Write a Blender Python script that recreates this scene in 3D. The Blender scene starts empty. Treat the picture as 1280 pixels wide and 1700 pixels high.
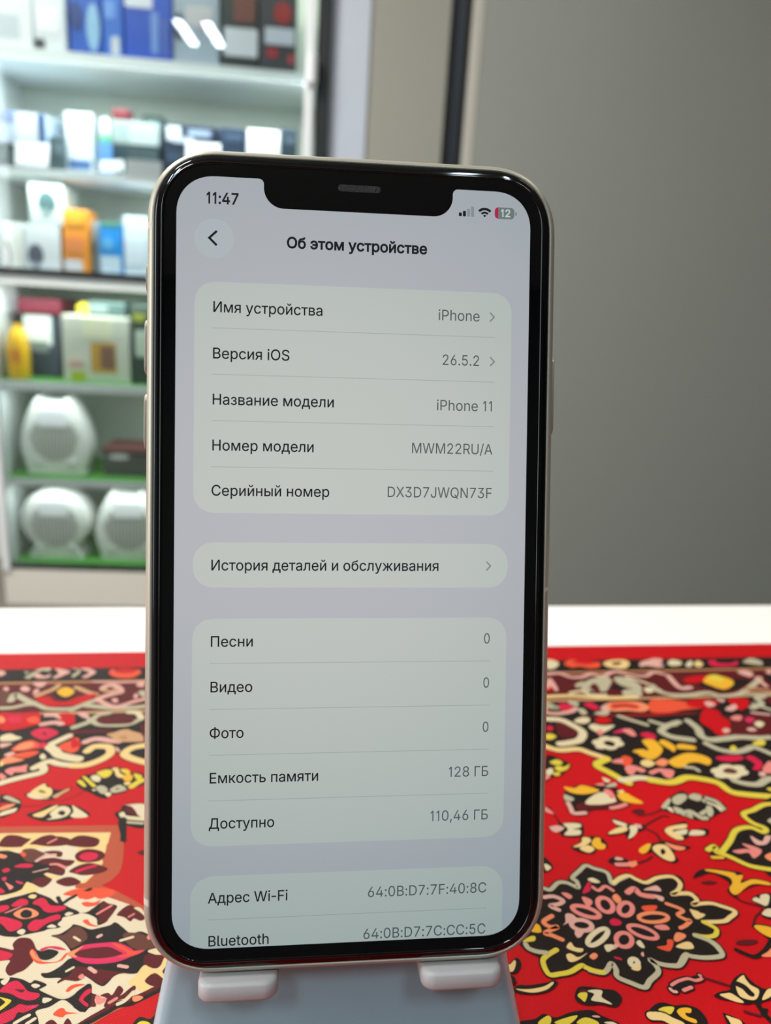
import bpy, bmesh, math, random
import numpy as np
from mathutils import Vector, Matrix
from mathutils.geometry import delaunay_2d_cdt

random.seed(7)
SC = bpy.context.scene
COL = SC.collection

# ------------------------------------------------------------------ camera
F = 1280.0                                   # focal length in pixels of the 1280x1700 frame
CX, CY = 640.0, 850.0
HC = 0.1465                                  # camera height above the table top
CAM_X = np.array([0.98615381, -0.01619765, 0.16504029])   # world axes seen from the camera (right, up, forward)
CAM_Y = np.array([-0.15416709, 0.27713298, 0.94838274])
CAM_Z = np.array([0.06109968, 0.96069503, -0.2707986])
W = np.stack([CAM_X, CAM_Y, CAM_Z])
CPOS = np.array([0, 0, HC])
cam = bpy.data.cameras.new('camera')
cam.sensor_fit = 'VERTICAL'
cam.sensor_height = 36.0
cam.sensor_width = 36.0
cam.lens = F / 1700.0 * 36.0
cam.clip_start = 0.005
cam.clip_end = 50
cam.dof.use_dof = True
cam.dof.focus_distance = 0.1425
cam.dof.aperture_fstop = 16.0
camo = bpy.data.objects.new('camera', cam)
COL.objects.link(camo)
r_, u_, f_ = W[:, 0], W[:, 1], W[:, 2]
M = Matrix(((r_[0], u_[0], -f_[0], CPOS[0]), (r_[1], u_[1], -f_[1], CPOS[1]), (r_[2], u_[2], -f_[2], CPOS[2]), (0, 0, 0, 1)))
camo.matrix_world = M
SC.camera = camo

# ------------------------------------------------------------------ world, lights, exposure
SC.view_settings.view_transform = 'Standard'
SC.view_settings.look = 'None'
SC.view_settings.exposure = 0.0
SC.view_settings.gamma = 1.0
SC.view_settings.use_curve_mapping = False
wd = bpy.data.worlds.new('world'); SC.world = wd; wd.use_nodes = True
wd.node_tree.nodes['Background'].inputs[0].default_value = (0.75, 0.85, 1.0, 1)
wd.node_tree.nodes['Background'].inputs[1].default_value = 0.25

def area(name, loc, size, power, color, rot=(0, 0, 0), sizey=None, spread=None):
    l = bpy.data.lights.new(name, 'AREA')
    l.energy = power; l.color = color; l.size = size
    if sizey: l.shape = 'RECTANGLE'; l.size_y = sizey
    if spread: l.spread = spread
    o = bpy.data.objects.new(name, l); COL.objects.link(o)
    o.location = loc; o.rotation_euler = rot
    return o
WARM = (1.0, 0.93, 0.83)
COOL = (0.70, 0.86, 1.0)
area('ceiling_lamp_and_fill', (-0.95, 1.2, 1.72), 0.6, 54, WARM, sizey=0.6)
area('ceiling_lamp_and_fill', (1.15, 0.7, 1.72), 0.5, 8, WARM, sizey=0.5)
area('ceiling_lamp_and_fill', (-0.85, 0.15, 1.72), 0.4, 15, (0.92, 0.97, 1.0), sizey=0.4)  # added unseen lamp, fill that brightens the showcase front
for x in (-0.98, -0.80): area('tube_lamp_and_fill', (x, -1.05, 1.70), 0.05, 6.5, COOL, sizey=0.5)
for x in (0.30, 0.50): area('tube_lamp_and_fill', (x, -1.05, 1.70), 0.05, 5.0, COOL, sizey=0.5)  # added unseen pair, cool fill that tints the stand from the camera side
area('window_daylight', (-1.92, 0.2, 0.6), 1.4, 27, (0.88, 0.95, 1.0), rot=(0, -math.pi / 2, 0), sizey=1.3)

# ------------------------------------------------------------------ helpers
def s2l(c):
    c = c / 255.0
    return c / 12.92 if c <= 0.04045 else ((c + 0.055) / 1.055) ** 2.4
def rgb(*c):
    if len(c) == 1: c = c[0]
    return (s2l(c[0]), s2l(c[1]), s2l(c[2]), 1.0)

MATS = {}
def mat(name, color, rough=0.5, metal=0.0, spec=0.5, bump=0.0, bscale=200.0, var=0.0, vscale=20.0, coat=0.0):
    if name in MATS: return MATS[name]
    m = bpy.data.materials.new(name); m.use_nodes = True
    nt = m.node_tree; b = nt.nodes['Principled BSDF']
    b.inputs['Base Color'].default_value = rgb(color)
    b.inputs['Roughness'].default_value = rough
    b.inputs['Metallic'].default_value = metal
    b.inputs['Specular IOR Level'].default_value = spec
    b.inputs['Coat Weight'].default_value = coat
    if bump or var:
        tc = nt.nodes.new('ShaderNodeTexCoord')
    if var:
        n = nt.nodes.new('ShaderNodeTexNoise'); n.inputs['Scale'].default_value = vscale; n.inputs['Detail'].default_value = 4
        nt.links.new(tc.outputs['Object'], n.inputs['Vector'])
        mr = nt.nodes.new('ShaderNodeMapRange'); mr.inputs['To Min'].default_value = 1 - var; mr.inputs['To Max'].default_value = 1 + var
        nt.links.new(n.outputs['Fac'], mr.inputs['Value'])
        mx = nt.nodes.new('ShaderNodeVectorMath'); mx.operation = 'SCALE'
        mx.inputs[0].default_value = rgb(color)[:3]
        nt.links.new(mr.outputs[0], mx.inputs['Scale'])
        nt.links.new(mx.outputs[0], b.inputs['Base Color'])
    if bump:
        n = nt.nodes.new('ShaderNodeTexNoise'); n.inputs['Scale'].default_value = bscale; n.inputs['Detail'].default_value = 3
        nt.links.new(tc.outputs['Object'], n.inputs['Vector'])
        bp = nt.nodes.new('ShaderNodeBump'); bp.inputs['Strength'].default_value = bump; bp.inputs['Distance'].default_value = 0.002
        nt.links.new(n.outputs['Fac'], bp.inputs['Height']); nt.links.new(bp.outputs[0], b.inputs['Normal'])
    MATS[name] = m
    return m

def obj(name, verts, faces, mats, parent=None, loc=None, rot=None, smooth=None, fmat=None, bevel=0.0, bseg=2, kind=None, merge=False):
    me = bpy.data.meshes.new(name)
    me.from_pydata([tuple(v) for v in verts], [], [tuple(f) for f in faces])
    if not isinstance(mats, (list, tuple)): mats = [mats]
    for m in mats: me.materials.append(m)
    if fmat:
        for i, p in enumerate(me.polygons): p.material_index = fmat[i]
    bm = bmesh.new(); bm.from_mesh(me)
    if merge: bmesh.ops.remove_doubles(bm, verts=bm.verts, dist=1e-6)
    bmesh.ops.recalc_face_normals(bm, faces=bm.faces)
    bm.to_mesh(me); bm.free()
    if smooth is not None:
        me.polygons.foreach_set('use_smooth', [True] * len(me.polygons))
        if smooth < 180: me.set_sharp_from_angle(angle=math.radians(smooth))
    o = bpy.data.objects.new(name, me); COL.objects.link(o)
    if parent: o.parent = parent
    if loc is not None: o.location = loc
    if rot is not None: o.rotation_euler = rot
    if kind: o['kind'] = kind
    if bevel:
        bv = o.modifiers.new('bevel', 'BEVEL'); bv.width = bevel; bv.segments = bseg; bv.limit_method = 'ANGLE'
    return o

def thing(name, label, cat, loc=(0, 0, 0), rot=(0, 0, 0), group=None):
    o = bpy.data.objects.new(name, None); COL.objects.link(o)
    o.empty_display_size = 0.02
    o.location = loc; o.rotation_euler = rot
    tag(o, label, cat, group)
    return o
def tag(o, label, cat, group=None):
    o['label'] = label; o['category'] = cat
    if group: o['group'] = group
    return o

class MB:
    """collects shapes into one mesh"""
    def __init__(s): s.v = []; s.f = []; s.m = []
    def add(s, v, f, mi=0):
        n = len(s.v); s.v += [tuple(x) for x in v]
        s.f += [tuple(i + n for i in q) for q in f]; s.m += [mi] * len(f); return s
    def box(s, x0, x1, y0, y1, z0, z1, mi=0):
        v = [(x, y, z) for z in (z0, z1) for y in (y0, y1) for x in (x0, x1)]
        return s.add(v, [(0, 1, 3, 2), (4, 6, 7, 5), (0, 4, 5, 1), (2, 3, 7, 6), (0, 2, 6, 4), (1, 5, 7, 3)], mi)
    def prism(s, pts, z0, z1, mi=0, cap=True, plane='xy'):
        n = len(pts)
        def P(p, z):
            return (p[0], p[1], z) if plane == 'xy' else (p[0], z, p[1])
        v = [P(p, z0) for p in pts] + [P(p, z1) for p in pts]
        f = [(i, (i + 1) % n, n + (i + 1) % n, n + i) for i in range(n)]
        if cap: f += [tuple(range(n))[::-1], tuple(range(n, 2 * n))]
        return s.add(v, f, mi)
    def loft(s, rings, mi=0, cap0=True, cap1=True, closed=True):
        n = len(rings[0]); v = [p for r in rings for p in r]; f = []
        for k in range(len(rings) - 1):
            for i in range(n if closed else n - 1):
                j = (i + 1) % n
                f.append((k * n + i, k * n + j, (k + 1) * n + j, (k + 1) * n + i))
        if cap0: f.append(tuple(range(n))[::-1])
        if cap1: f.append(tuple(range((len(rings) - 1) * n, len(rings) * n)))
        return s.add(v, f, mi)
    def tube(s, pts, r, n=8, mi=0):
        rings = []
        for i, p in enumerate(pts):
            a = Vector(pts[max(i - 1, 0)]); b = Vector(pts[min(i + 1, len(pts) - 1)]); d = (b - a).normalized()
            up = Vector((0, 0, 1)) if abs(d.z) < 0.9 else Vector((1, 0, 0))
            x = d.cross(up).normalized(); y = x.cross(d)
            rr = r[i] if isinstance(r, (list, tuple)) else r
            rings.append([tuple(Vector(p) + x * rr * math.cos(t) + y * rr * math.sin(t)) for t in [2 * math.pi * k / n for k in range(n)]])
        return s.loft(rings, mi)
    def build(s, name, mats, parent=None, **k):
        return obj(name, s.v, s.f, mats, parent, fmat=s.m, **k)

def rrect(x0, x1, y0, y1, r, n=10, e=2.0):
    """rounded rectangle outline, counter-clockwise; e > 2 gives a continuous corner"""
    pts = []
    r = min(r, (x1 - x0) / 2, (y1 - y0) / 2)
    for cx, cy, a0 in ((x1 - r, y1 - r, 0), (x0 + r, y1 - r, 90), (x0 + r, y0 + r, 180), (x1 - r, y0 + r, 270)):
        for k in range(n + 1):
            t = math.radians(a0 + 90 * k / n)
            c, sn = math.cos(t), math.sin(t)
            pts.append((cx + r * math.copysign(abs(c) ** (2 / e), c), cy + r * math.copysign(abs(sn) ** (2 / e), sn)))
    return pts
def circle(cx, cy, r, n=32, ry=None):
    ry = r if ry is None else ry
    return [(cx + r * math.cos(2 * math.pi * k / n), cy + ry * math.sin(2 * math.pi * k / n)) for k in range(n)]
def tess(loops, winding=False):
    """triangles of a polygon with holes (even-odd) -> verts (2d), faces"""
    v, e = [], []
    k = 1e3 if max(abs(q) for l in loops for p in l for q in p) < 1.0 else 1.0    # metres are worked in millimetres
    for l in loops:
        l = [p for i, p in enumerate(l) if abs(p[0] - l[i - 1][0]) + abs(p[1] - l[i - 1][1]) > 1e-7]
        n = len(v); v += [Vector((p[0] * k, p[1] * k)) for p in l]; e += [(n + i, n + (i + 1) % len(l)) for i in range(len(l))]
    r = delaunay_2d_cdt(v, e, [], 0, 1e-5)
    a = np.array([tuple(v[i]) for i, _ in e]); c = np.array([tuple(v[j]) for _, j in e])
    keep = []
    sgn = np.where(c[:, 1] > a[:, 1], 1, -1)
    for t in r[2]:
        q = (r[0][t[0]] + r[0][t[1]] + r[0][t[2]]) / 3          # inside when a ray crosses the outline an odd number of times
        m = (a[:, 1] > q.y) != (c[:, 1] > q.y)
        if m.any():
            xx = a[m, 0] + (q.y - a[m, 1]) * (c[m, 0] - a[m, 0]) / (c[m, 1] - a[m, 1])
            hit = xx > q.x
            if (sgn[m][hit].sum() != 0) if winding else (hit.sum() % 2): keep.append(tuple(t))
    return [(p[0] / k, p[1] / k) for p in r[0]], keep
def ray(x, y):
    return W @ np.array([(x - CX) / F, (CY - y) / F, 1.0])
def ground(x, y, z):
    r = ray(x, y); return CPOS + r * ((z - HC) / r[2])

# ------------------------------------------------------------------ room shell
YAW = math.radians(-4.0)                     # the showcase and the back wall are turned 4 degrees to the table
CA = np.array([math.cos(YAW), math.sin(YAW), 0]); CB = np.array([-math.sin(YAW), math.cos(YAW), 0])
CO = CPOS + ray(260, 700) * (2.35 / ray(260, 700)[1])      # a point on the showcase front plane
def cabp(x, y, w=0.0):
    r = ray(x, y); s = ((CO - CPOS) @ CB + w) / (r @ CB); p = CPOS + r * s - CO
    return float(p @ CA), float(p[2] + CO[2])
def cabw(u, w, z):
    p = CO + CA * u + CB * w; return (float(p[0]), float(p[1]), z)
FLOOR = -0.85
CEIL = 1.75
WALL_W = 0.42                                # depth of the back wall behind the showcase front

def struct(name, mb, m, **k):
    return mb.build(name, m, kind='structure', **k)
wallm = mat('beige_wall_paint', (152, 152, 143), 0.6, var=0.03, vscale=3, bump=0.05, bscale=120)
offw = mat('white_wall_paint', (205, 203, 196), 0.7, var=0.02, vscale=3, bump=0.05, bscale=120)
floorm = mat('grey_floor_tile', (120, 114, 106), 0.35, var=0.1, vscale=5)
struct('floor', MB().box(-2.1, 3.1, -2.6, 3.3, FLOOR - 0.05, FLOOR), floorm)
struct('ceiling', MB().box(-2.1, 3.1, -2.6, 3.3, CEIL, CEIL + 0.05), offw)
struct('wall_front', MB().box(-2.1, 3.1, -2.65, -2.6, FLOOR, CEIL), mat('grey_shop_wall', (96, 94, 90), 0.7, var=0.05))
struct('wall_right', MB().box(3.1, 3.15, -2.6, 3.3, FLOOR, CEIL), mat('grey_shop_wall', (96, 94, 90)))
wl = MB()
wl.box(-2.1, -2.0, -2.6, -0.5, FLOOR, CEIL); wl.box(-2.1, -2.0, 0.9, 3.3, FLOOR, CEIL)
wl.box(-2.1, -2.0, -0.5, 0.9, FLOOR, -0.1); wl.box(-2.1, -2.0, -0.5, 0.9, 1.3, CEIL)
struct('wall_left', wl, offw)
wf = MB()
for a in (-0.5, 0.17, 0.84): wf.box(-2.09, -2.0, a, a + 0.06, -0.1, 1.3)
wf.box(-2.09, -2.0, -0.5, 0.9, -0.1, -0.04); wf.box(-2.09, -2.0, -0.5, 0.9, 1.24, 1.3)
struct('window_1', wf, mat('window_frame_white', (235, 235, 232), 0.35))

# back wall in the showcase frame
def cabbox(mb, u0, u1, w0, w1, z0, z1, mi=0):
    v = [cabw(u, w, z) for z in (z0, z1) for w in (w0, w1) for u in (u0, u1)]
    return mb.add(v, [(0, 1, 3, 2), (4, 6, 7, 5), (0, 4, 5, 1), (2, 3, 7, 6), (0, 2, 6, 4), (1, 5, 7, 3)], mi)
uw = lambda x, y, w: cabp(x, y, w)[0]
D1 = 0.03
a_post0, a_post1 = uw(547.5, 130, D1), uw(611, 130, D1)
a_gap0, a_gap1 = uw(741.5, 130, D1), uw(777, 130, D1)
struct('wall_back', cabbox(MB(), -2.2, a_gap0 - 0.012, WALL_W, WALL_W + 0.08, FLOOR, CEIL), offw)
struct('wall_side', cabbox(MB(), a_post1, a_gap0, D1 + 0.006, WALL_W, FLOOR, CEIL), wallm)
struct('trim_1', cabbox(MB(), a_post0, a_post1, D1, WALL_W, FLOOR, CEIL),
       mat('pale_blue_grey_post', (190, 198, 212), 0.45, var=0.02))
gp_ = MB()
cabbox(gp_, a_gap0, a_gap1, D1 + 0.05, D1 + 0.09, FLOOR, CEIL)
um = (a_gap0 + a_gap1) / 2
cabbox(gp_, um - 0.006, um + 0.010, D1 + 0.018, D1 + 0.05, FLOOR, CEIL, 1)
cabbox(gp_, a_gap0, a_gap0 + 0.018, D1 + 0.012, D1 + 0.05, FLOOR, CEIL)
cabbox(gp_, a_gap1 - 0.018, a_gap1, D1 + 0.012, D1 + 0.05, FLOOR, CEIL)
struct('trim_2', gp_, [mat('black_rubber_profile', (16, 17, 19), 0.5), mat('dark_steel_profile', (58, 64, 74), 0.35, metal=0.3)])
door = MB(); cabbox(door, a_gap1 + 0.03, a_gap1 + 1.9, D1 - 0.01, D1 + 0.05, FLOOR + 0.01, CEIL - 0.02)
struct('door_1', door, mat('grey_door_laminate', (150, 153, 147), 0.42, spec=0.35, var=0.03, vscale=2.0, bump=0.03, bscale=60))
edge = MB(); cabbox(edge, a_gap1, a_gap1 + 0.03, D1 - 0.012, D1 + 0.05, FLOOR + 0.01, CEIL - 0.02)
struct('trim_3', edge, mat('pale_door_edge', (186, 184, 174), 0.4), bevel=0.004)

# ------------------------------------------------------------------ table
tb = thing('table', 'white counter table carrying the red patterned rug', 'table', (0, 0, FLOOR))
tw = mat('white_table_laminate', (226, 224, 219), 0.35, var=0.01, vscale=6)
MB().box(-0.75, 0.95, 0.055, 0.3458, -FLOOR - 0.03, -FLOOR).build('tabletop', tw, tb, bevel=0.0015)
for x in (-0.70, 0.90):
    for y in (0.09, 0.29):
        MB().box(x - 0.025, x + 0.025, y - 0.025, y + 0.025, 0, -FLOOR - 0.03).build('leg', tw, tb, bevel=0.003)
MB().box(-0.67, 0.87, 0.262, 0.28, 0.12, -FLOOR - 0.03).build('modesty_panel', tw, tb)

# ------------------------------------------------------------------ pattern of the rug, traced on the cloth
# ---- woven pattern of the table rug: (op, colour, frame, points [, width]) ----
FR = {1:(0,1080,9.846),2:(120,1080,9.846),3:(0,1190,9.846),4:(120,1190,9.846),5:(0,1300,9.846),6:(120,1300,9.846),
      7:(0,1400,8.533),8:(130,1400,8.0),9:(0,1550,8.533),10:(130,1550,8.533),11:(900,1060,6.4),12:(1080,1060,6.4),
      13:(900,1180,6.4),14:(1080,1180,6.4),15:(890,1310,6.4),16:(1080,1310,6.4),17:(860,1420,7.111),18:(1020,1420,9.143),
      19:(1130,1420,8.533),20:(840,1550,8.0),21:(980,1550,8.0),22:(1120,1550,8.0),0:(0,0,1.0)}
PAL = dict(red=(190,2,14), dk=(27,17,14), mar=(88,16,20), brn=(96,52,40), tan=(176,120,80), crm=(214,196,158), gry=(180,170,140),
           gold=(228,168,42), yel=(214,190,62), pnk=(222,128,118), sal=(232,134,92), crs=(202,24,62), org=(222,78,48), wood=(176,78,52),
           rose=(214,160,146), pale=(216,198,168), sand=(226,192,128), olv=(120,116,66), blk=(20,18,17), ltan=(196,150,108), fuc=(206,40,84))
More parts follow.
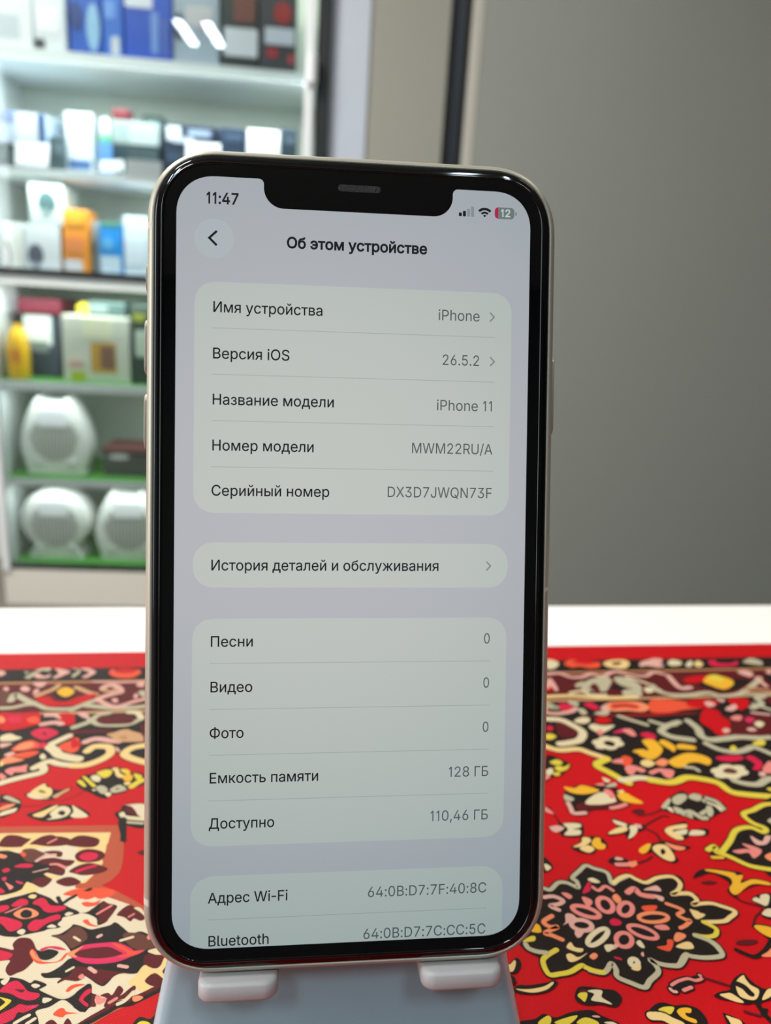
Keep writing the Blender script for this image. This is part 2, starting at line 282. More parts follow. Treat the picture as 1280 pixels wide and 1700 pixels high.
RUG = r'''
# dark arabesque ground between the border bands and the red field
S dk 0 -40,1205 120,1205 250,1203 560,1197 900,1190 1090,1188 1330,1184 1330,1330 1280,1322 1236,1319 1212,1314 1192,1300 1167,1294 1141,1291 1124,1297 1108,1299 1080,1295 1064,1292 1044,1294 1033,1296 1012,1283 994,1274 988,1268 1008,1260 981,1251 959,1244 928,1246 907,1240 800,1235 600,1250 400,1262 280,1272 237,1266 222,1261 205,1252 189,1250 177,1257 161,1264 140,1270 120,1271 95,1269 83,1264 68,1274 74,1280 66,1284 50,1287 30,1292 10,1297 -40,1306
P mar 0 232,1203 420,1200 640,1196 900,1190 900,1236 700,1240 450,1252 240,1240
# scrolling cream and gold edge, left
L crm 3 0,1088;100,1057;300,1003;500,955;640,922;715,880;700,815;650,800 1.4
L crm 3 555,835;700,762;820,728;950,765;1100,785;1280,798 1.4
L sand 4 0,795;200,790;400,730;560,650;625,580;600,500;480,480;350,490;245,560 1.6
L sand 4 1200,745;1000,690;860,625;880,565;1000,500;1200,465 1.6
# left border flowers
S crs 3 500,270;620,195;760,180;930,230;940,280;760,370;640,365
S mar 3 690,265;740,255;770,285;720,300
S crm 3 0,330;90,285;180,275;260,310;360,345;220,390;60,400;0,390
S rose 3 0,440;120,430;200,440;60,500;0,495
S org 3 190,530;330,430;520,385;640,430;770,440;760,500;560,520;400,550;240,560
S sal 3 230,535;330,450;500,410;560,470;400,530
S crs 3 640,440;740,420;780,470;640,510
S org 3 180,630;330,590;520,560;640,570;560,630;420,670;260,655
S rose 3 60,625;170,575;250,590;150,650
S sal 3 0,720;150,650;300,680;400,700;240,745;60,770
S sand 3 0,750;60,740;60,780;0,810
S pnk 3 80,880;180,830;330,810;450,780;430,850;440,900;320,905;230,910;200,955;120,930
S pnk 3 0,920;100,975;60,1020;0,1020
S crm 3 650,640;700,600;750,640;740,690;670,690
L crm 3 820,500;900,560;960,620;1100,660;1280,690 6.5
L crm 3 850,440;1000,370;1130,310 5
S org 3 950,490;1060,420;1130,400;1200,350;1290,360;1290,520;1180,590;1060,560
S red 4 -10,330;60,370;160,460;80,490;-10,510
L rose 4 215,410;350,365;480,365;620,390;760,400 5
S ltan 4 560,290;700,250;800,215;900,205;1000,240;1110,270;1160,330;1160,400;1000,410;860,410;720,400;640,330
S tan 4 760,340;830,310;900,330;860,370
S rose 4 700,490;760,520;780,560;730,570
L mar 4 0,250;300,240;600,230 4
# field: ring of buds, left
S dk 4 60,1080;180,960;330,930;480,860;640,820;800,830;960,900;1160,930;1180,1100;940,1180;840,1240;620,1290;560,1340;440,1320;280,1240;140,1180
S yel 4 80,1060;150,1035;230,1130;180,1140
S yel 4 165,985;220,980;330,1070;390,1130;340,1150;260,1080
S crm 4 300,985;380,950;465,990;440,1060;350,1050
S yel 4 400,915;540,865;650,880;620,960;520,1000;450,960
S sand 4 640,850;740,830;780,920;850,960;800,1000;720,970;690,890
S yel 4 780,860;900,860;950,920;860,930
S gold 4 830,980;920,930;990,980;950,1050;850,1040
S yel 4 1000,930;1120,950;1140,1000;1060,1030
L yel 4 970,1140;1060,1080;1140,1040 4
S sand 4 840,1080;920,1060;960,1090;880,1120
S gry 6 390,70;460,40;540,60;580,120;500,180;420,130
S crm 6 530,170;600,150;640,180;580,225
S gry 6 615,110;700,50;780,30;850,60;880,110;760,150;660,160
S dk 6 700,95;740,85;770,100;730,108
S crm 6 330,100;400,110;340,130
# field: leaves left
L mar 5 320,385;600,375;850,290;1000,290;1200,230;1390,130 2.0
S dk 5 390,200;500,140;700,0;780,30;860,90;1000,110;1190,80;1050,180;930,240;800,280;600,270
S sand 5 500,150;620,60;730,10;760,60;840,90;850,170;780,230;640,210;540,180
S olv 5 620,130;680,110;760,160;680,165
S crm 5 440,200;500,165;700,230;820,245;640,265;510,245
S ltan 5 850,220;960,160;1100,95;1140,110;1000,190;920,240
S dk 5 0,225;80,190;260,240;350,300;310,450;180,510;0,560
S gry 5 50,240;130,210;310,290;320,330;220,310
S sal 5 0,400;130,350;250,340;170,400;0,450
S red 5 0,330;160,320;60,360;0,370
S crm 5 0,490;130,440;280,410;240,470;120,510;0,540
S dk 5 430,515;620,450;800,360;960,350;1170,360;1330,410;1480,520;1280,560;1000,620;740,630;560,590
S sand 5 530,525;720,450;890,370;950,375;800,480;680,560
S crm 5 815,495;960,390;1090,385;1155,450;1100,530;960,580;760,600;850,560
S dk 5 950,480;1010,450;1070,480;1030,530;960,510
S crm 5 1180,370;1230,390;1440,540;1250,570;1150,540;1200,470
S dk 6 690,500;790,440;850,360;1200,350;1200,720;900,700;780,620
S mar 6 830,440;930,390;1010,400;1040,530;930,500
S pale 6 870,360;1190,350;1190,560;1080,530;1030,450;960,380
L crm 6 810,500;870,560;1180,590 6
L gry 6 900,640;1150,660 4
L dk 6 820,600;815,950 9
S mar 6 1060,1140;1180,1090;1180,1190
# cream medallion, lower left
P wood 0 -40,1373 60,1372 196,1370 200,1385 199,1410 203,1432 196,1450 185,1462 168,1470 195,1480 220,1496 240,1512 262,1530 300,1560 300,1640 250,1655 215,1668 180,1685 140,1710 110,1740 -60,1740
P sand 0 -40,1384 60,1383 184,1382 178,1405 170,1428 174,1440 160,1455 140,1466 -40,1480
P pale 0 -40,1470 40,1462 90,1440 128,1470 135,1482 120,1492 160,1483 210,1500 235,1508 262,1535 285,1560 283,1600 273,1630 250,1645 215,1655 195,1668 160,1685 130,1705 90,1740 -60,1740
P pale 0 -40,1412 30,1412 100,1405 128,1402 130,1414 122,1432 150,1440 172,1440 150,1455 120,1472 -40,1475
L wood 8 430,20;400,200;330,350;160,520 11
L wood 8 570,0;560,200;500,400;280,530 7
L wood 8 0,570;150,580;300,610;500,680;700,780;860,880 8
L wood 7 0,-210;500,-215;900,-220;1500,-222 4
S dk 7 0,110;120,105;200,125;290,140;330,90;460,75;560,110;640,160;500,260;620,220;760,205;900,230;1060,250;960,330;820,290;700,290;820,310;910,350;920,420;860,460;680,420;640,440;740,510;600,630;420,560;330,640;200,700;0,740;-200,720;-300,400;-200,150
S brn 7 330,90;460,75;560,110;640,160;500,260;380,260;300,170
S org 7 280,140;330,120;370,160;350,190;310,180
S sal 7 -10,150;100,180;60,215;-10,200
S crs 7 200,330;320,290;460,300;440,340;300,345
S crs 7 30,380;110,350;140,390;60,415
S mar 7 560,260;700,220;900,235;1050,255;960,320;820,290;640,300
S mar 7 710,350;840,330;915,370;910,420;860,450;700,400
L rose 7 520,250;660,170;800,175 5
L pnk 7 720,300;820,300;930,350 4
L rose 7 470,410;680,360 2
S mar 7 450,540;600,480;740,510;600,630
S sand 7 620,440;700,440;850,480;760,510
S pnk 7 70,550;130,580;190,620;140,660;110,620
S fuc 7 30,490;90,480;80,530;40,530
S fuc 7 230,530;330,560;300,580;240,560
S crs 7 0,630;70,690;0,710
S sand 7 380,550;460,590;560,640;480,690;360,700;200,740;0,780;0,750;180,710;300,660
S mar 7 620,125;760,105;880,125;870,190;800,190;800,150;700,150
S mar 7 0,-20;100,-110;250,-110;380,-70;440,-60;330,30;280,55;0,50
S mar 7 420,10;580,-90;720,-120;800,-100;900,-90;1000,-50;960,20;700,45;500,20
L pnk 7 680,0;800,-60 3
S mar 7 930,10;1060,-90;1200,-110;1400,-60;1380,30;1260,60;1050,45
S mar 7 1060,180;1130,110;1260,80;1430,110;1490,170;1430,240;1300,270;1120,260
S crs 7 1120,190;1230,130;1380,150;1360,220;1220,250
S mar 7 975,400;1100,320;1280,280;1480,330;1520,380;1400,430;1180,455;1060,430
L crs 7 1090,400;1230,350;1350,320 5
S mar 7 790,550;900,490;1020,480;1130,530;1140,560;1050,600;920,610
S org 7 900,715;1060,650;1280,640;1500,640;1640,680;1560,760;1480,720;1440,700;1350,760;1220,800;1100,760;940,740
# pink four-petal flower
S dk 7 -60,880;100,790;300,740;480,690;540,710;700,770;800,840;930,880;1130,990;900,1050;880,1110;860,1190;680,1220;600,1250;340,1300;200,1330;-60,1260
S crs 7 160,880;290,790;390,810;380,870;240,900
S crs 7 -40,900;110,880;120,930;0,980
S pnk 7 60,990;200,930;320,890;240,930;120,980
S crs 7 460,850;560,780;640,790;720,880;920,890;910,940;760,980;640,970;560,890
S crs 7 -20,1040;130,1060;300,1120;290,1200;140,1250;50,1170;-20,1110
S crs 7 390,1180;480,1090;600,1080;700,1040;830,1010;850,1070;700,1120;600,1180;520,1240;430,1240
S dk 7 150,1000;330,910;560,930;640,1000;560,1060;330,1080
S sal 7 190,1005;300,930;420,920;530,970;540,1020;440,1060;300,1070
S blk 7 290,990;360,940;450,970;440,1040;360,1060;300,1040
S sand 7 400,765;450,725;520,740;480,785
S pale 7 915,1010;970,975;1040,995;960,1030
S pale 7 665,1190;730,1150;800,1180;760,1200
S pale 7 240,1255;310,1215;360,1240;330,1290;280,1290
L dk 7 820,770;880,850;1000,780;1280,650 5
S pale 7 930,880;1010,820;1100,750;1220,820;1350,870;1280,940;1200,985
S org 7 1155,850;1230,830;1330,840;1430,800;1360,880;1220,900
S pale 7 820,1140;1000,1030;1200,1010;1340,1080;1340,1180;1200,1180;1050,1170;900,1190
S org 7 1170,1105;1240,1080;1290,1140;1400,1180;1260,1170
S dk 8 -10,920;100,920;200,860;310,780;400,800;520,840;420,960;380,1040;260,1090;240,1000;120,940
S mar 8 310,780;400,800;500,850;440,960;360,1040;270,1040
L pnk 8 250,940;440,830 3
S mar 8 510,950;600,860;700,820;800,900;870,960;880,1010;820,1030;740,1000;690,1040;620,990;560,970
L pnk 8 670,980;740,940 2.5
S crm 8 740,860;800,850;860,890;850,920;780,890
S org 8 0,640;300,660;420,700;280,740;180,690;120,700;20,740
# eyed rosette at the bottom
S dk 9 720,30;860,0;1000,-90;1040,-130;1140,-110;1280,-60;1400,-80;1560,-120;1640,-160;1760,-70;1860,0;2000,-30;2180,60;2240,180;2120,260;2300,330;2290,430;2160,500;1900,570;1700,560;1620,600;1480,740;1380,720;1280,650;1190,600;1150,660;1000,690;860,730;810,690;860,630;640,630;580,565;700,550;860,460;960,370;1040,330;1000,250;920,140;820,70
S mar 9 1090,470;1500,520;1860,560;1700,570;1560,640;1450,720;1380,700;1200,590;1150,650;900,710;860,650;980,600
S brn 9 740,30;900,20;1040,-90;1160,-80;1240,60;1080,180;1000,210;920,110
S brn 10 640,0;880,0;1060,90;1120,170;1000,220;860,240;700,150
S fuc 9 950,285;1100,215;1200,160;1500,130;1680,130;1860,210;1900,240;2050,235;1960,290;1850,330;1660,400;1400,430;1200,420;1080,370
S sal 9 955,290;1090,215;1180,180;1100,250;1080,340
S org 10 480,130;620,170;760,250;930,235;800,300;660,330;560,330;700,280;560,200
S mar 9 1055,290;1160,230;1400,195;1560,195;1700,260;1740,280;1640,320;1460,350;1260,350;1120,330
L crm 9 1050,50;1130,100 3
L crm 9 940,535;1040,480 3
L crm 10 600,100;770,50 2.5
L rose 10 575,455;690,475 3
L rose 10 160,490;240,545 3
L rose 10 280,45;320,25 3
S pnk 10 0,610;60,570;90,630;30,650
S pnk 10 970,60;1000,10;1030,60;1000,90
S crm 10 980,250;1120,210;1220,300;1100,300
S mar 10 920,420;960,300;1100,300;1230,310;1220,380;1120,490;1020,470
S mar 10 940,670;1070,555;1200,620;1230,660;1080,750
S mar 10 1190,540;1280,440;1330,500;1330,620;1260,600
S sand 10 930,450;1020,480;1140,500;1230,330;1330,360;1330,440;1270,430;1180,540;1260,610;1300,660;1220,650;1080,560;940,670;1030,760;960,820;860,810;810,760;700,700;820,580
P red 0 60,1760 170,1702 200,1680 230,1665 262,1650 280,1640 300,1632 300,1760
L mar 10 -80,1330;130,1220;330,1120;520,1010;700,960;900,880;1080,790;1280,680 5
L dk 10 -20,1340;200,1230;420,1110;560,1030;760,990;960,900;1160,800;1300,720 3.5
S sal 10 770,900;860,880;920,910;840,960;780,960
S mar 10 310,880;420,840;480,870;570,740;640,800;600,880;780,740;810,790;700,900;540,960;440,1040;360,1030;400,920
L pnk 10 440,980;540,920 2.5
L crm 10 560,1000;660,950;780,830 3
S mar 10 -20,820;140,730;180,760;190,840;260,870;230,940;250,1030;140,1060;0,1110;-80,1000
S fuc 10 20,900;100,810;80,930;160,1000;130,1030;40,970
S pnk 10 240,900;290,870;330,910;410,920;340,990;260,1000
P pale 10 -60,1230 180,1040 380,1050 200,1150 0,1270
# left bottom second flower and maroon blossom
S mar 9 180,150;260,70;380,60;460,100;510,210;520,240;470,300;470,390;420,450;340,520;240,560;140,600;80,540;90,470;140,380;0,390;-60,380;-60,200;60,205;190,230
S crs 9 -60,240;100,260;180,300;100,370;-60,370
S org 9 420,290;450,225;500,250;540,330;640,400;820,390;920,290;960,280;880,380;720,420;520,420
S fuc 9 570,220;700,180;850,190;940,235;820,230;700,205;600,250
S sal 9 430,280;460,230;520,330;620,400;500,370
S pale 9 720,210;800,240;890,240;780,340;660,400;600,380;760,330;820,260
S blk 9 505,235;600,250;700,220;830,260;760,340;650,380;560,350
S dk 9 -60,700;100,640;160,620;320,650;430,700;500,660;660,720;600,770;560,800;700,870;860,930;1000,900;1150,780;1230,720;1300,740;1280,1000;1200,1120;1120,1110;1000,1000;880,940;700,1040;500,1110;560,1300;-60,1300
S crs 9 0,800;120,700;240,670;330,740;400,820;550,850;540,910;420,950;280,920;140,850;0,830
S mar 9 110,780;240,790;350,800;300,840;200,790
S crs 9 -20,1160;180,1060;280,1000;380,1020;550,1010;480,1060;340,1120;250,1120;180,1220;-20,1290
S fuc 9 380,1040;540,1010;480,1060
S yel 9 -20,900;80,920;160,950;100,1020;0,1090;-20,1060;70,980;40,940
S pale 9 10,680;120,620;130,660;60,730
S pale 9 440,735;500,710;570,740;500,775
S pale 9 600,970;620,910;740,930;640,985
P pale 9 520,1110 700,1050 890,950 1000,1020 1130,1110 1240,1120 1300,1060 1300,1140 1100,1280 900,1320 560,1320
S org 9 750,1150;830,1070;900,1060;950,1110;1100,1130;940,1150;880,1190
S mar 9 640,1290;700,1230;760,1230;810,1300
S mar 9 900,1300;960,1200;1020,1300
P pale 9 590,790 700,770 920,660 1080,680 1220,640 1300,660 1230,720 1120,800 1000,890 930,915 760,890
S org 9 930,810;1000,740;1100,715;1210,725;1060,770;970,830
S crs 9 1120,930;1200,820;1280,780;1290,830;1180,930;1250,1000;1230,1040;1150,980
L pale 9 210,1270;330,1200;410,1160 4
L pale 9 380,1280;490,1210 4
# red field corner details at bottom of the stand
S dk 10 800,1240;880,1180;1010,1210;1080,1150;1100,1080;1210,1060;1260,1300;800,1320
S yel 10 830,1280;900,1240;1000,1260;1020,1320;840,1320
S yel 10 1150,1110;1210,1090;1210,1190
# ---------------- border ornaments ----------------
S rose 1 -20,330;60,340;95,380;40,410;-20,420
S gry 1 400,440;480,400;560,350;430,380;410,340;520,370;640,330;560,400;480,460
S gry 1 580,330;700,290;830,290;800,340;700,330;640,350
S rose 1 570,380;640,380;720,420;830,390;800,440;680,460;570,440
S rose 1 860,450;960,370;900,300;1040,310;1150,350;1060,400;920,455
S gry 2 0,400;100,330;0,300;60,295;140,340;60,420;0,440
S rose 2 130,300;260,290;390,350;330,400;220,450;160,430;280,360
S org 2 600,350;680,300;720,360;860,370;1000,360;1060,310;1130,350;1080,400;960,450;780,450;640,410
S red 2 710,320;860,290;1020,310;1000,360;860,365;730,360
S crm 11 50,230;130,235;180,270;130,320;50,320
S org 11 230,270;310,225;420,240;500,250;600,250;615,300;520,320;400,300;320,310
S red 11 320,250;420,220;500,230;590,250;480,275;380,265
S sand 11 650,260;740,230;880,230;930,270;880,320;760,315;680,295
S mar 11 740,255;840,250;820,280;760,280
S rose 11 1030,270;1090,235;1240,215;1280,240;1220,300;1110,290;1050,300
S rose 12 0,220;80,215;60,260;150,290;80,310;0,280
S crm 12 180,260;230,225;330,250;310,285;220,290
S crm 12 370,290;410,240;450,250;430,300
S sand 12 460,280;500,235;560,270;520,305
S crs 12 610,240;680,230;720,260;850,265;920,240;920,280;820,300;660,295
S gry 12 980,250;1060,210;1170,240;1190,280;1120,280;1030,265
S rose 12 1220,350;1280,330;1280,380;1240,370
# wide border vine
S brn 1 0,650;150,660;160,860;60,900;0,890
L gry 1 -10,945;200,935;400,890;560,880;640,900;760,950;1000,960;1180,950;1290,910 4
L gry 1 180,820;240,720;330,760;440,820;560,870 5
S rose 1 330,620;400,580;490,620;460,670;370,670
S rose 1 560,650;620,630;640,680;540,720
S rose 1 540,530;760,520;700,590;620,600
S rose 1 50,620;110,595;150,630;100,665
L ltan 1 600,740;760,680;880,630;960,570 4
S red 1 570,790;700,750;830,770;900,830;1100,830;1280,760;1280,860;1200,900;1000,910;800,915;680,860
S dk 1 870,700;960,620;1160,590;1250,680;1180,780;1040,820;920,770
S gold 1 930,680;1000,620;1080,600;1160,620;1220,680;1120,750;1020,750
L ltan 2 60,600;250,680;390,720 4
S red 2 -10,820;120,760;300,710;400,720;300,800;140,860;-10,900
L gry 2 -10,970;150,900;300,840;420,810 4.5
L rose 2 420,790;560,740;700,700;790,680;770,620;680,570;560,580;500,620 5
L ltan 2 480,640;600,670;720,640 3
S rose 2 640,800;720,780;750,830;700,860
L gry 2 230,900;420,920;640,940;850,940;1050,930;1200,910 5
L rose 2 420,810;560,880;700,920;850,890;1000,840;1200,790 4
S rose 2 1000,750;1040,700;1080,750;1030,790
S rose 2 1040,570;1120,510;1190,540;1150,600
L rose 2 350,510;640,520;900,520;1190,505 2.4
S gry 2 1080,670;1190,660;1190,760;1120,740
S mar 11 170,450;280,430;360,480;300,560;200,580;150,500
L rose 11 60,380;180,370;300,410;420,410;520,380;640,400;740,360;820,350 4
L rose 11 820,360;950,390;1100,400;1180,360;1290,380 3.6
L gry 11 460,570;460,510;520,460;620,430;680,420 6
L gry 11 490,540;540,580;520,560 5
S gry 11 560,470;640,430;740,440;720,500;680,560;620,560;600,510
S gry 11 760,420;860,410;980,450;1050,510;1050,560;940,530;820,490
S gry 11 850,560;960,540;1060,570;1040,620;900,630
S dk 11 720,520;790,490;880,520;860,550;780,540
L sand 11 40,620;300,610;520,620;700,630;1000,625 4.5
L crm 11 300,580;420,560;520,600;680,600 3
S rose 11 50,440;100,430;170,540;140,560;100,510;50,540
S gry 11 350,490;440,455;410,510;370,520
S crm 11 1080,530;1150,520;1190,560;1120,580
L crm 11 900,410;1060,460;1180,510;1280,570 3
S mar 12 80,440;180,420;260,520;180,560;100,500
L rose 12 190,400;270,490;330,530;420,520 5
L gry 12 20,500;80,560;240,600;420,600;560,580;640,580;740,610;900,600;1000,560;1120,470;1160,420 5
L rose 12 1130,420;1230,510 4
S red 12 340,440;460,400;600,400;560,460;420,475
S dk 12 500,480;640,540;780,560;900,540;1000,500;1060,440;900,430;700,440
S gold 12 560,460;620,390;740,400;860,440;880,490;800,540;720,530;640,500
S yel 12 620,400;700,385;780,430;740,465;640,440
S rose 12 920,350;1010,340;1090,370;1060,410;960,380
L tan 12 1020,540;1160,540;1290,570 5
L gry 12 1000,580;1280,590 3
S dk 12 1200,400;1290,390;1290,480
# inner narrow border
S red 1 -20,1030;300,1030;640,1020;660,1180;300,1290;0,1290
S crs 1 140,1080;340,1080;330,1180;160,1180
S sal 1 -10,1070;80,1120;60,1180;-10,1180
S org 1 440,1120;560,1080;640,1110;620,1190;480,1180
S dk 1 680,1040;760,1050;960,1100;900,1180;700,1210;660,1120
L rose 1 760,1060;900,1060;1000,1100 4
S red 1 960,1040;1180,1030;1230,1120;1200,1210;1020,1230;920,1190;1000,1120
L rose 3 690,125;900,95;1000,120 4.5
S rose 2 80,1030;200,1010;280,1080;200,1110
L gry 2 20,1260;250,1180;330,1130;430,1060;600,1020 4.5
L gry 4 280,40;420,125;640,140;900,130;1080,60;1140,20 4
S mar 2 400,1120;520,1060;900,1050;1020,1100;960,1190;700,1210;460,1200
L crm 2 930,1010;1060,1020;1130,1100 4.5
S crs 11 180,700;260,690;340,740;260,780;200,760
L gry 11 50,690;160,740;50,730 4
L rose 11 50,790;160,800;300,780;360,745 4
S gry 11 270,670;380,680;380,720;320,710
S gry 11 380,750;440,750;480,800;420,810
S crs 11 440,700;520,680;610,740;560,760;480,730
S gry 11 550,800;640,770;720,790;660,820
S rose 11 620,740;700,690;760,750;680,780
S sal 11 690,690;880,670;1050,680;1140,730;1080,780;900,770;740,770
S org 11 740,690;900,680;1040,720;1000,755;860,740;740,750
L mar 11 760,725;900,715;1000,725 2
S org 12 0,660;200,650;400,670;640,650;700,700;560,740;360,760;200,790;0,780
S red 12 400,660;640,650;720,700;560,760;540,900;760,900;700,760;420,730
S rose 12 570,680;640,670;690,710;620,730
S rose 12 690,640;790,650;760,680
S red 12 820,640;1010,640;1050,700;980,760;900,740
S rose 12 790,750;890,700;920,740;860,775
L gry 12 1080,740;1180,690;1130,640;1200,620 5
L gry 12 1100,700;1280,760 4
S mar 12 1210,640;1290,630;1290,710
L rose 12 1080,790;1260,810 3
# right arabesque flowers
L gry 13 820,60;960,105;1110,150 4
L crm 13 60,90;200,100;330,160;430,230;400,310;300,340;190,355 6
S mar 13 150,120;300,170;390,240;300,290;180,270
S crs 13 40,180;90,160;120,190;80,220
S yel 13 40,250;110,250;150,280;90,310;40,300
S crm 13 340,105;420,70;500,80;500,120;440,140;370,130
S red 13 560,100;620,65;700,75;740,110;660,140;590,130
S crm 13 495,170;540,140;640,160;770,155;700,210;620,240;540,210
S pnk 13 580,230;610,200;650,230;620,265
S fuc 13 750,240;840,200;940,200;1000,270;880,235
S pnk 13 850,205;940,195;1000,260;950,270
S crs 13 1040,250;1120,230;1210,270;1180,310;1100,290
F crm 13 700,345 26 11 6 4.5
S dk 13 650,340;700,320;770,345;760,380;690,370
S org 13 840,500;890,480;960,520;920,590;850,570
S pnk 13 730,540;840,510;860,560;790,560
S pnk 13 880,600;960,580;1100,630;1060,660;1000,640;960,690;900,660
S pnk 14 -20,650;80,615;160,620;250,640;220,720;150,700;100,650;20,680
S gold 13 960,430;1060,410;1150,430;1060,320;1180,310;1260,380;1260,440;1180,520;1060,490;1020,460
S gold 14 -20,310;60,340;130,410;80,490;0,520;-20,480
S sand 13 1050,540;1120,520;1200,560;1140,600;1060,580
S gold 14 90,340;140,310;260,380;250,440;200,410
S gold 14 280,365;340,355;470,380;470,415;340,410;280,400
S gold 14 190,540;290,480;400,450;540,470;640,520;620,580;500,550;400,560;360,600;260,600
S sal 14 50,550;120,510;190,540;150,590;80,580
L gry 14 370,600;460,610;510,640 3
L gry 14 110,210;180,160;300,120 5
L gry 14 120,230;230,280;440,310 6
L gry 14 0,110;140,150;260,150 4
L gry 14 400,110;500,190;540,270;640,310;780,300;940,280;1100,290;1250,280 6
L gry 14 590,350;720,410;880,440;1000,420;1100,390;1280,460 5
S yel 14 840,400;880,370;920,410;880,430
S yel 14 1080,350;1160,310;1220,330;1200,370;1120,370
S red 14 550,60;640,20;760,60;860,140;840,240;720,260;620,180;540,130
S mar 14 800,60;1280,60;1280,250;1000,260;860,240;840,120
S pnk 14 850,80;900,50;970,60;950,105;880,100
S fuc 14 1000,100;1040,70;1110,90;1060,130
S crm 14 1100,140;1150,110;1210,140;1160,180
S rose 14 760,210;800,185;850,210;800,240
S rose 14 1020,195;1080,180;1130,210;1060,220
S crs 14 690,500;780,480;960,480;980,520;840,545;740,530
S crs 14 1010,500;1080,480;1190,560;1160,630;1080,620;1110,570
S pnk 14 1190,620;1250,540;1290,560;1290,660;1220,660
F crm 14 840,650 31 12 6 4.5
S brn 14 765,640;830,610;920,640;900,670;810,665
L gry 14 890,745;1000,775;1140,785;1220,740;1290,720 5
S rose 14 1150,660;1200,650;1230,690;1170,700
S yel 14 1230,830;1290,820;1290,860
# scrolling gold edge, right
L sand 13 20,375;180,420;380,410;520,455;690,510 1.5
L yel 13 690,515;590,560;600,600;720,660;850,735;920,770 1.6
L crm 13 840,740;930,730;1050,715;1290,755 1.5
L yel 14 -5,740;180,765;280,750;390,710;560,730;720,770;850,860;1000,890;1290,915 1.6
# right field
S dk 13 40,490;120,480;230,530;310,580;240,660;180,700;100,710;40,750
S yel 13 80,550;160,520;220,560;150,580
S yel 13 130,610;180,585;230,600;290,570;270,620;190,650
S crm 13 40,640;100,610;120,660;60,690
S yel 13 120,660;190,660;180,690;130,690
S pnk 13 40,690;90,700;40,740
S dk 15 290,60;330,20;440,-40;600,-30;760,-60;860,0;960,50;1070,120;1150,150;940,160;800,210;600,230;510,255;400,255;350,180;300,130
S mar 15 420,180;520,140;760,140;880,130;900,170;780,200;600,215;480,240
S gold 13 230,810;340,825;420,795;570,830;600,860;440,890;300,870
S crm 13 480,960;560,890;640,870;730,900;790,960;700,990;560,1000
S crm 15 520,150;590,80;700,50;790,90;700,150;600,170
S crs 15 720,20;800,10;840,80;800,100;760,60
S gold 15 860,60;940,40;1020,80;1140,150;1060,155;920,130
S gry 15 300,60;400,100;380,130;310,125
L rose 15 340,150;370,210;400,260;520,255 2
L pnk 15 800,205;880,190;950,165 2
S pnk 13 560,790;640,770;660,800
S crm 13 640,710;720,740;700,765;660,750
S gry 13 670,805;770,765;790,800;720,815
S pnk 13 650,860;700,835;780,920;740,920
S sand 13 790,860;860,845;860,880
S dk 15 90,190;150,200;260,360;320,360;480,360;490,500;300,510;250,470;130,430;170,390;240,380;180,270;90,250
S pnk 15 100,190;190,265;100,245
S rose 15 140,410;230,390;300,420;210,465
S crm 15 290,370;460,370;470,410;390,430;470,440;460,490;300,490;340,430
S dk 15 370,620;460,570;480,510;640,505;720,540;760,620;640,650;610,690;480,680
S sand 15 390,620;480,570;490,520;560,520;580,560;500,610
S sand 15 460,635;550,600;620,640;560,680
S gold 15 590,590;620,525;680,525;690,570;740,600;720,640;650,640
S dk 15 750,480;860,400;800,340;830,315;980,370;1160,390;1140,440;1060,470;1010,540;960,520;940,480;800,500
S crm 15 815,330;960,375;940,400;850,375
S sand 15 765,480;850,420;950,400;970,440;890,470
S crm 15 990,400;1040,390;1080,430;1040,500;980,530;1000,460
S rose 15 1040,375;1110,385;1120,420;1070,410
S dk 15 760,770;830,720;940,740;1000,780;960,800;820,800
S rose 15 830,740;870,725;930,750;870,760
L pnk 15 860,805;980,805;1010,790 2
S sal 15 980,800;1050,765;1080,800;1020,835
L mar 15 1080,790;1170,760;1230,720 1.6
S mar 15 1010,240;1090,210;1160,240;1100,280
L mar 15 1090,285;1240,260;1400,190 1.4
S dk 15 80,730;130,760;180,830;130,880;80,880
S crm 15 85,800;130,810;160,840;110,870
S dk 16 110,190;230,70;340,20;400,60;480,40;560,80;640,80;790,170;790,220;700,280;600,330;480,330;330,290;240,260;160,240
S gry 16 115,190;190,105;215,130;160,210
S gry 16 230,100;290,60;370,60;380,110;300,170;240,150
S gry 16 400,80;460,50;540,75;520,130;430,110
S gry 16 540,120;580,110;640,150;600,165
L gry 16 600,100;700,140;770,210 4
L crm 16 610,150;690,180;750,230 2.5
S gry 16 590,190;640,185;670,250;640,300;600,270
S gry 16 510,260;590,215;580,270;540,280
L gry 16 350,270;410,240;460,260;540,310;590,310 4
L gry 16 430,270;360,265;430,300 3
S gry 16 240,190;340,220;350,260;280,260
S crm 16 170,205;210,195;250,250;210,240
L mar 16 -60,390;120,290;190,300 1.6
S dk 16 130,440;240,380;380,350;400,440;560,420;620,440;590,500;420,500;330,560;240,520
S sand 16 150,440;210,400;370,375;370,420;230,440;330,500;350,540;280,540;190,490
S crm 16 240,460;380,430;380,480;310,490
S crm 16 410,470;450,440;570,450;560,490;420,495
S dk 16 -20,600;60,570;160,550;300,590;430,620;340,660;260,660;250,700;300,760;250,790;140,760;20,680
S sand 16 20,640;60,595;160,600;220,660;260,750;200,770;100,720
S dk 16 105,650;140,640;160,680;120,700
S sal 16 150,570;260,600;370,625;330,655;240,640
L mar 16 -60,420;60,480;110,560 2
S dk 16 -30,580;20,600;0,680;-60,660
S gold 15 1090,650;1170,590;1220,590;1190,660;1130,690
# right edge palmette
S dk 16 960,265;1100,180;1200,135;1330,130;1330,890;1180,860;1000,800;860,740;760,690;660,750;640,700;600,650;660,610;760,620;820,540;890,440;1060,400;1160,440;1040,330
L yel 16 1330,160;1200,170;1090,225;985,270;1080,360;1220,420;1190,460;1060,410;910,440;840,560;750,680 2.2
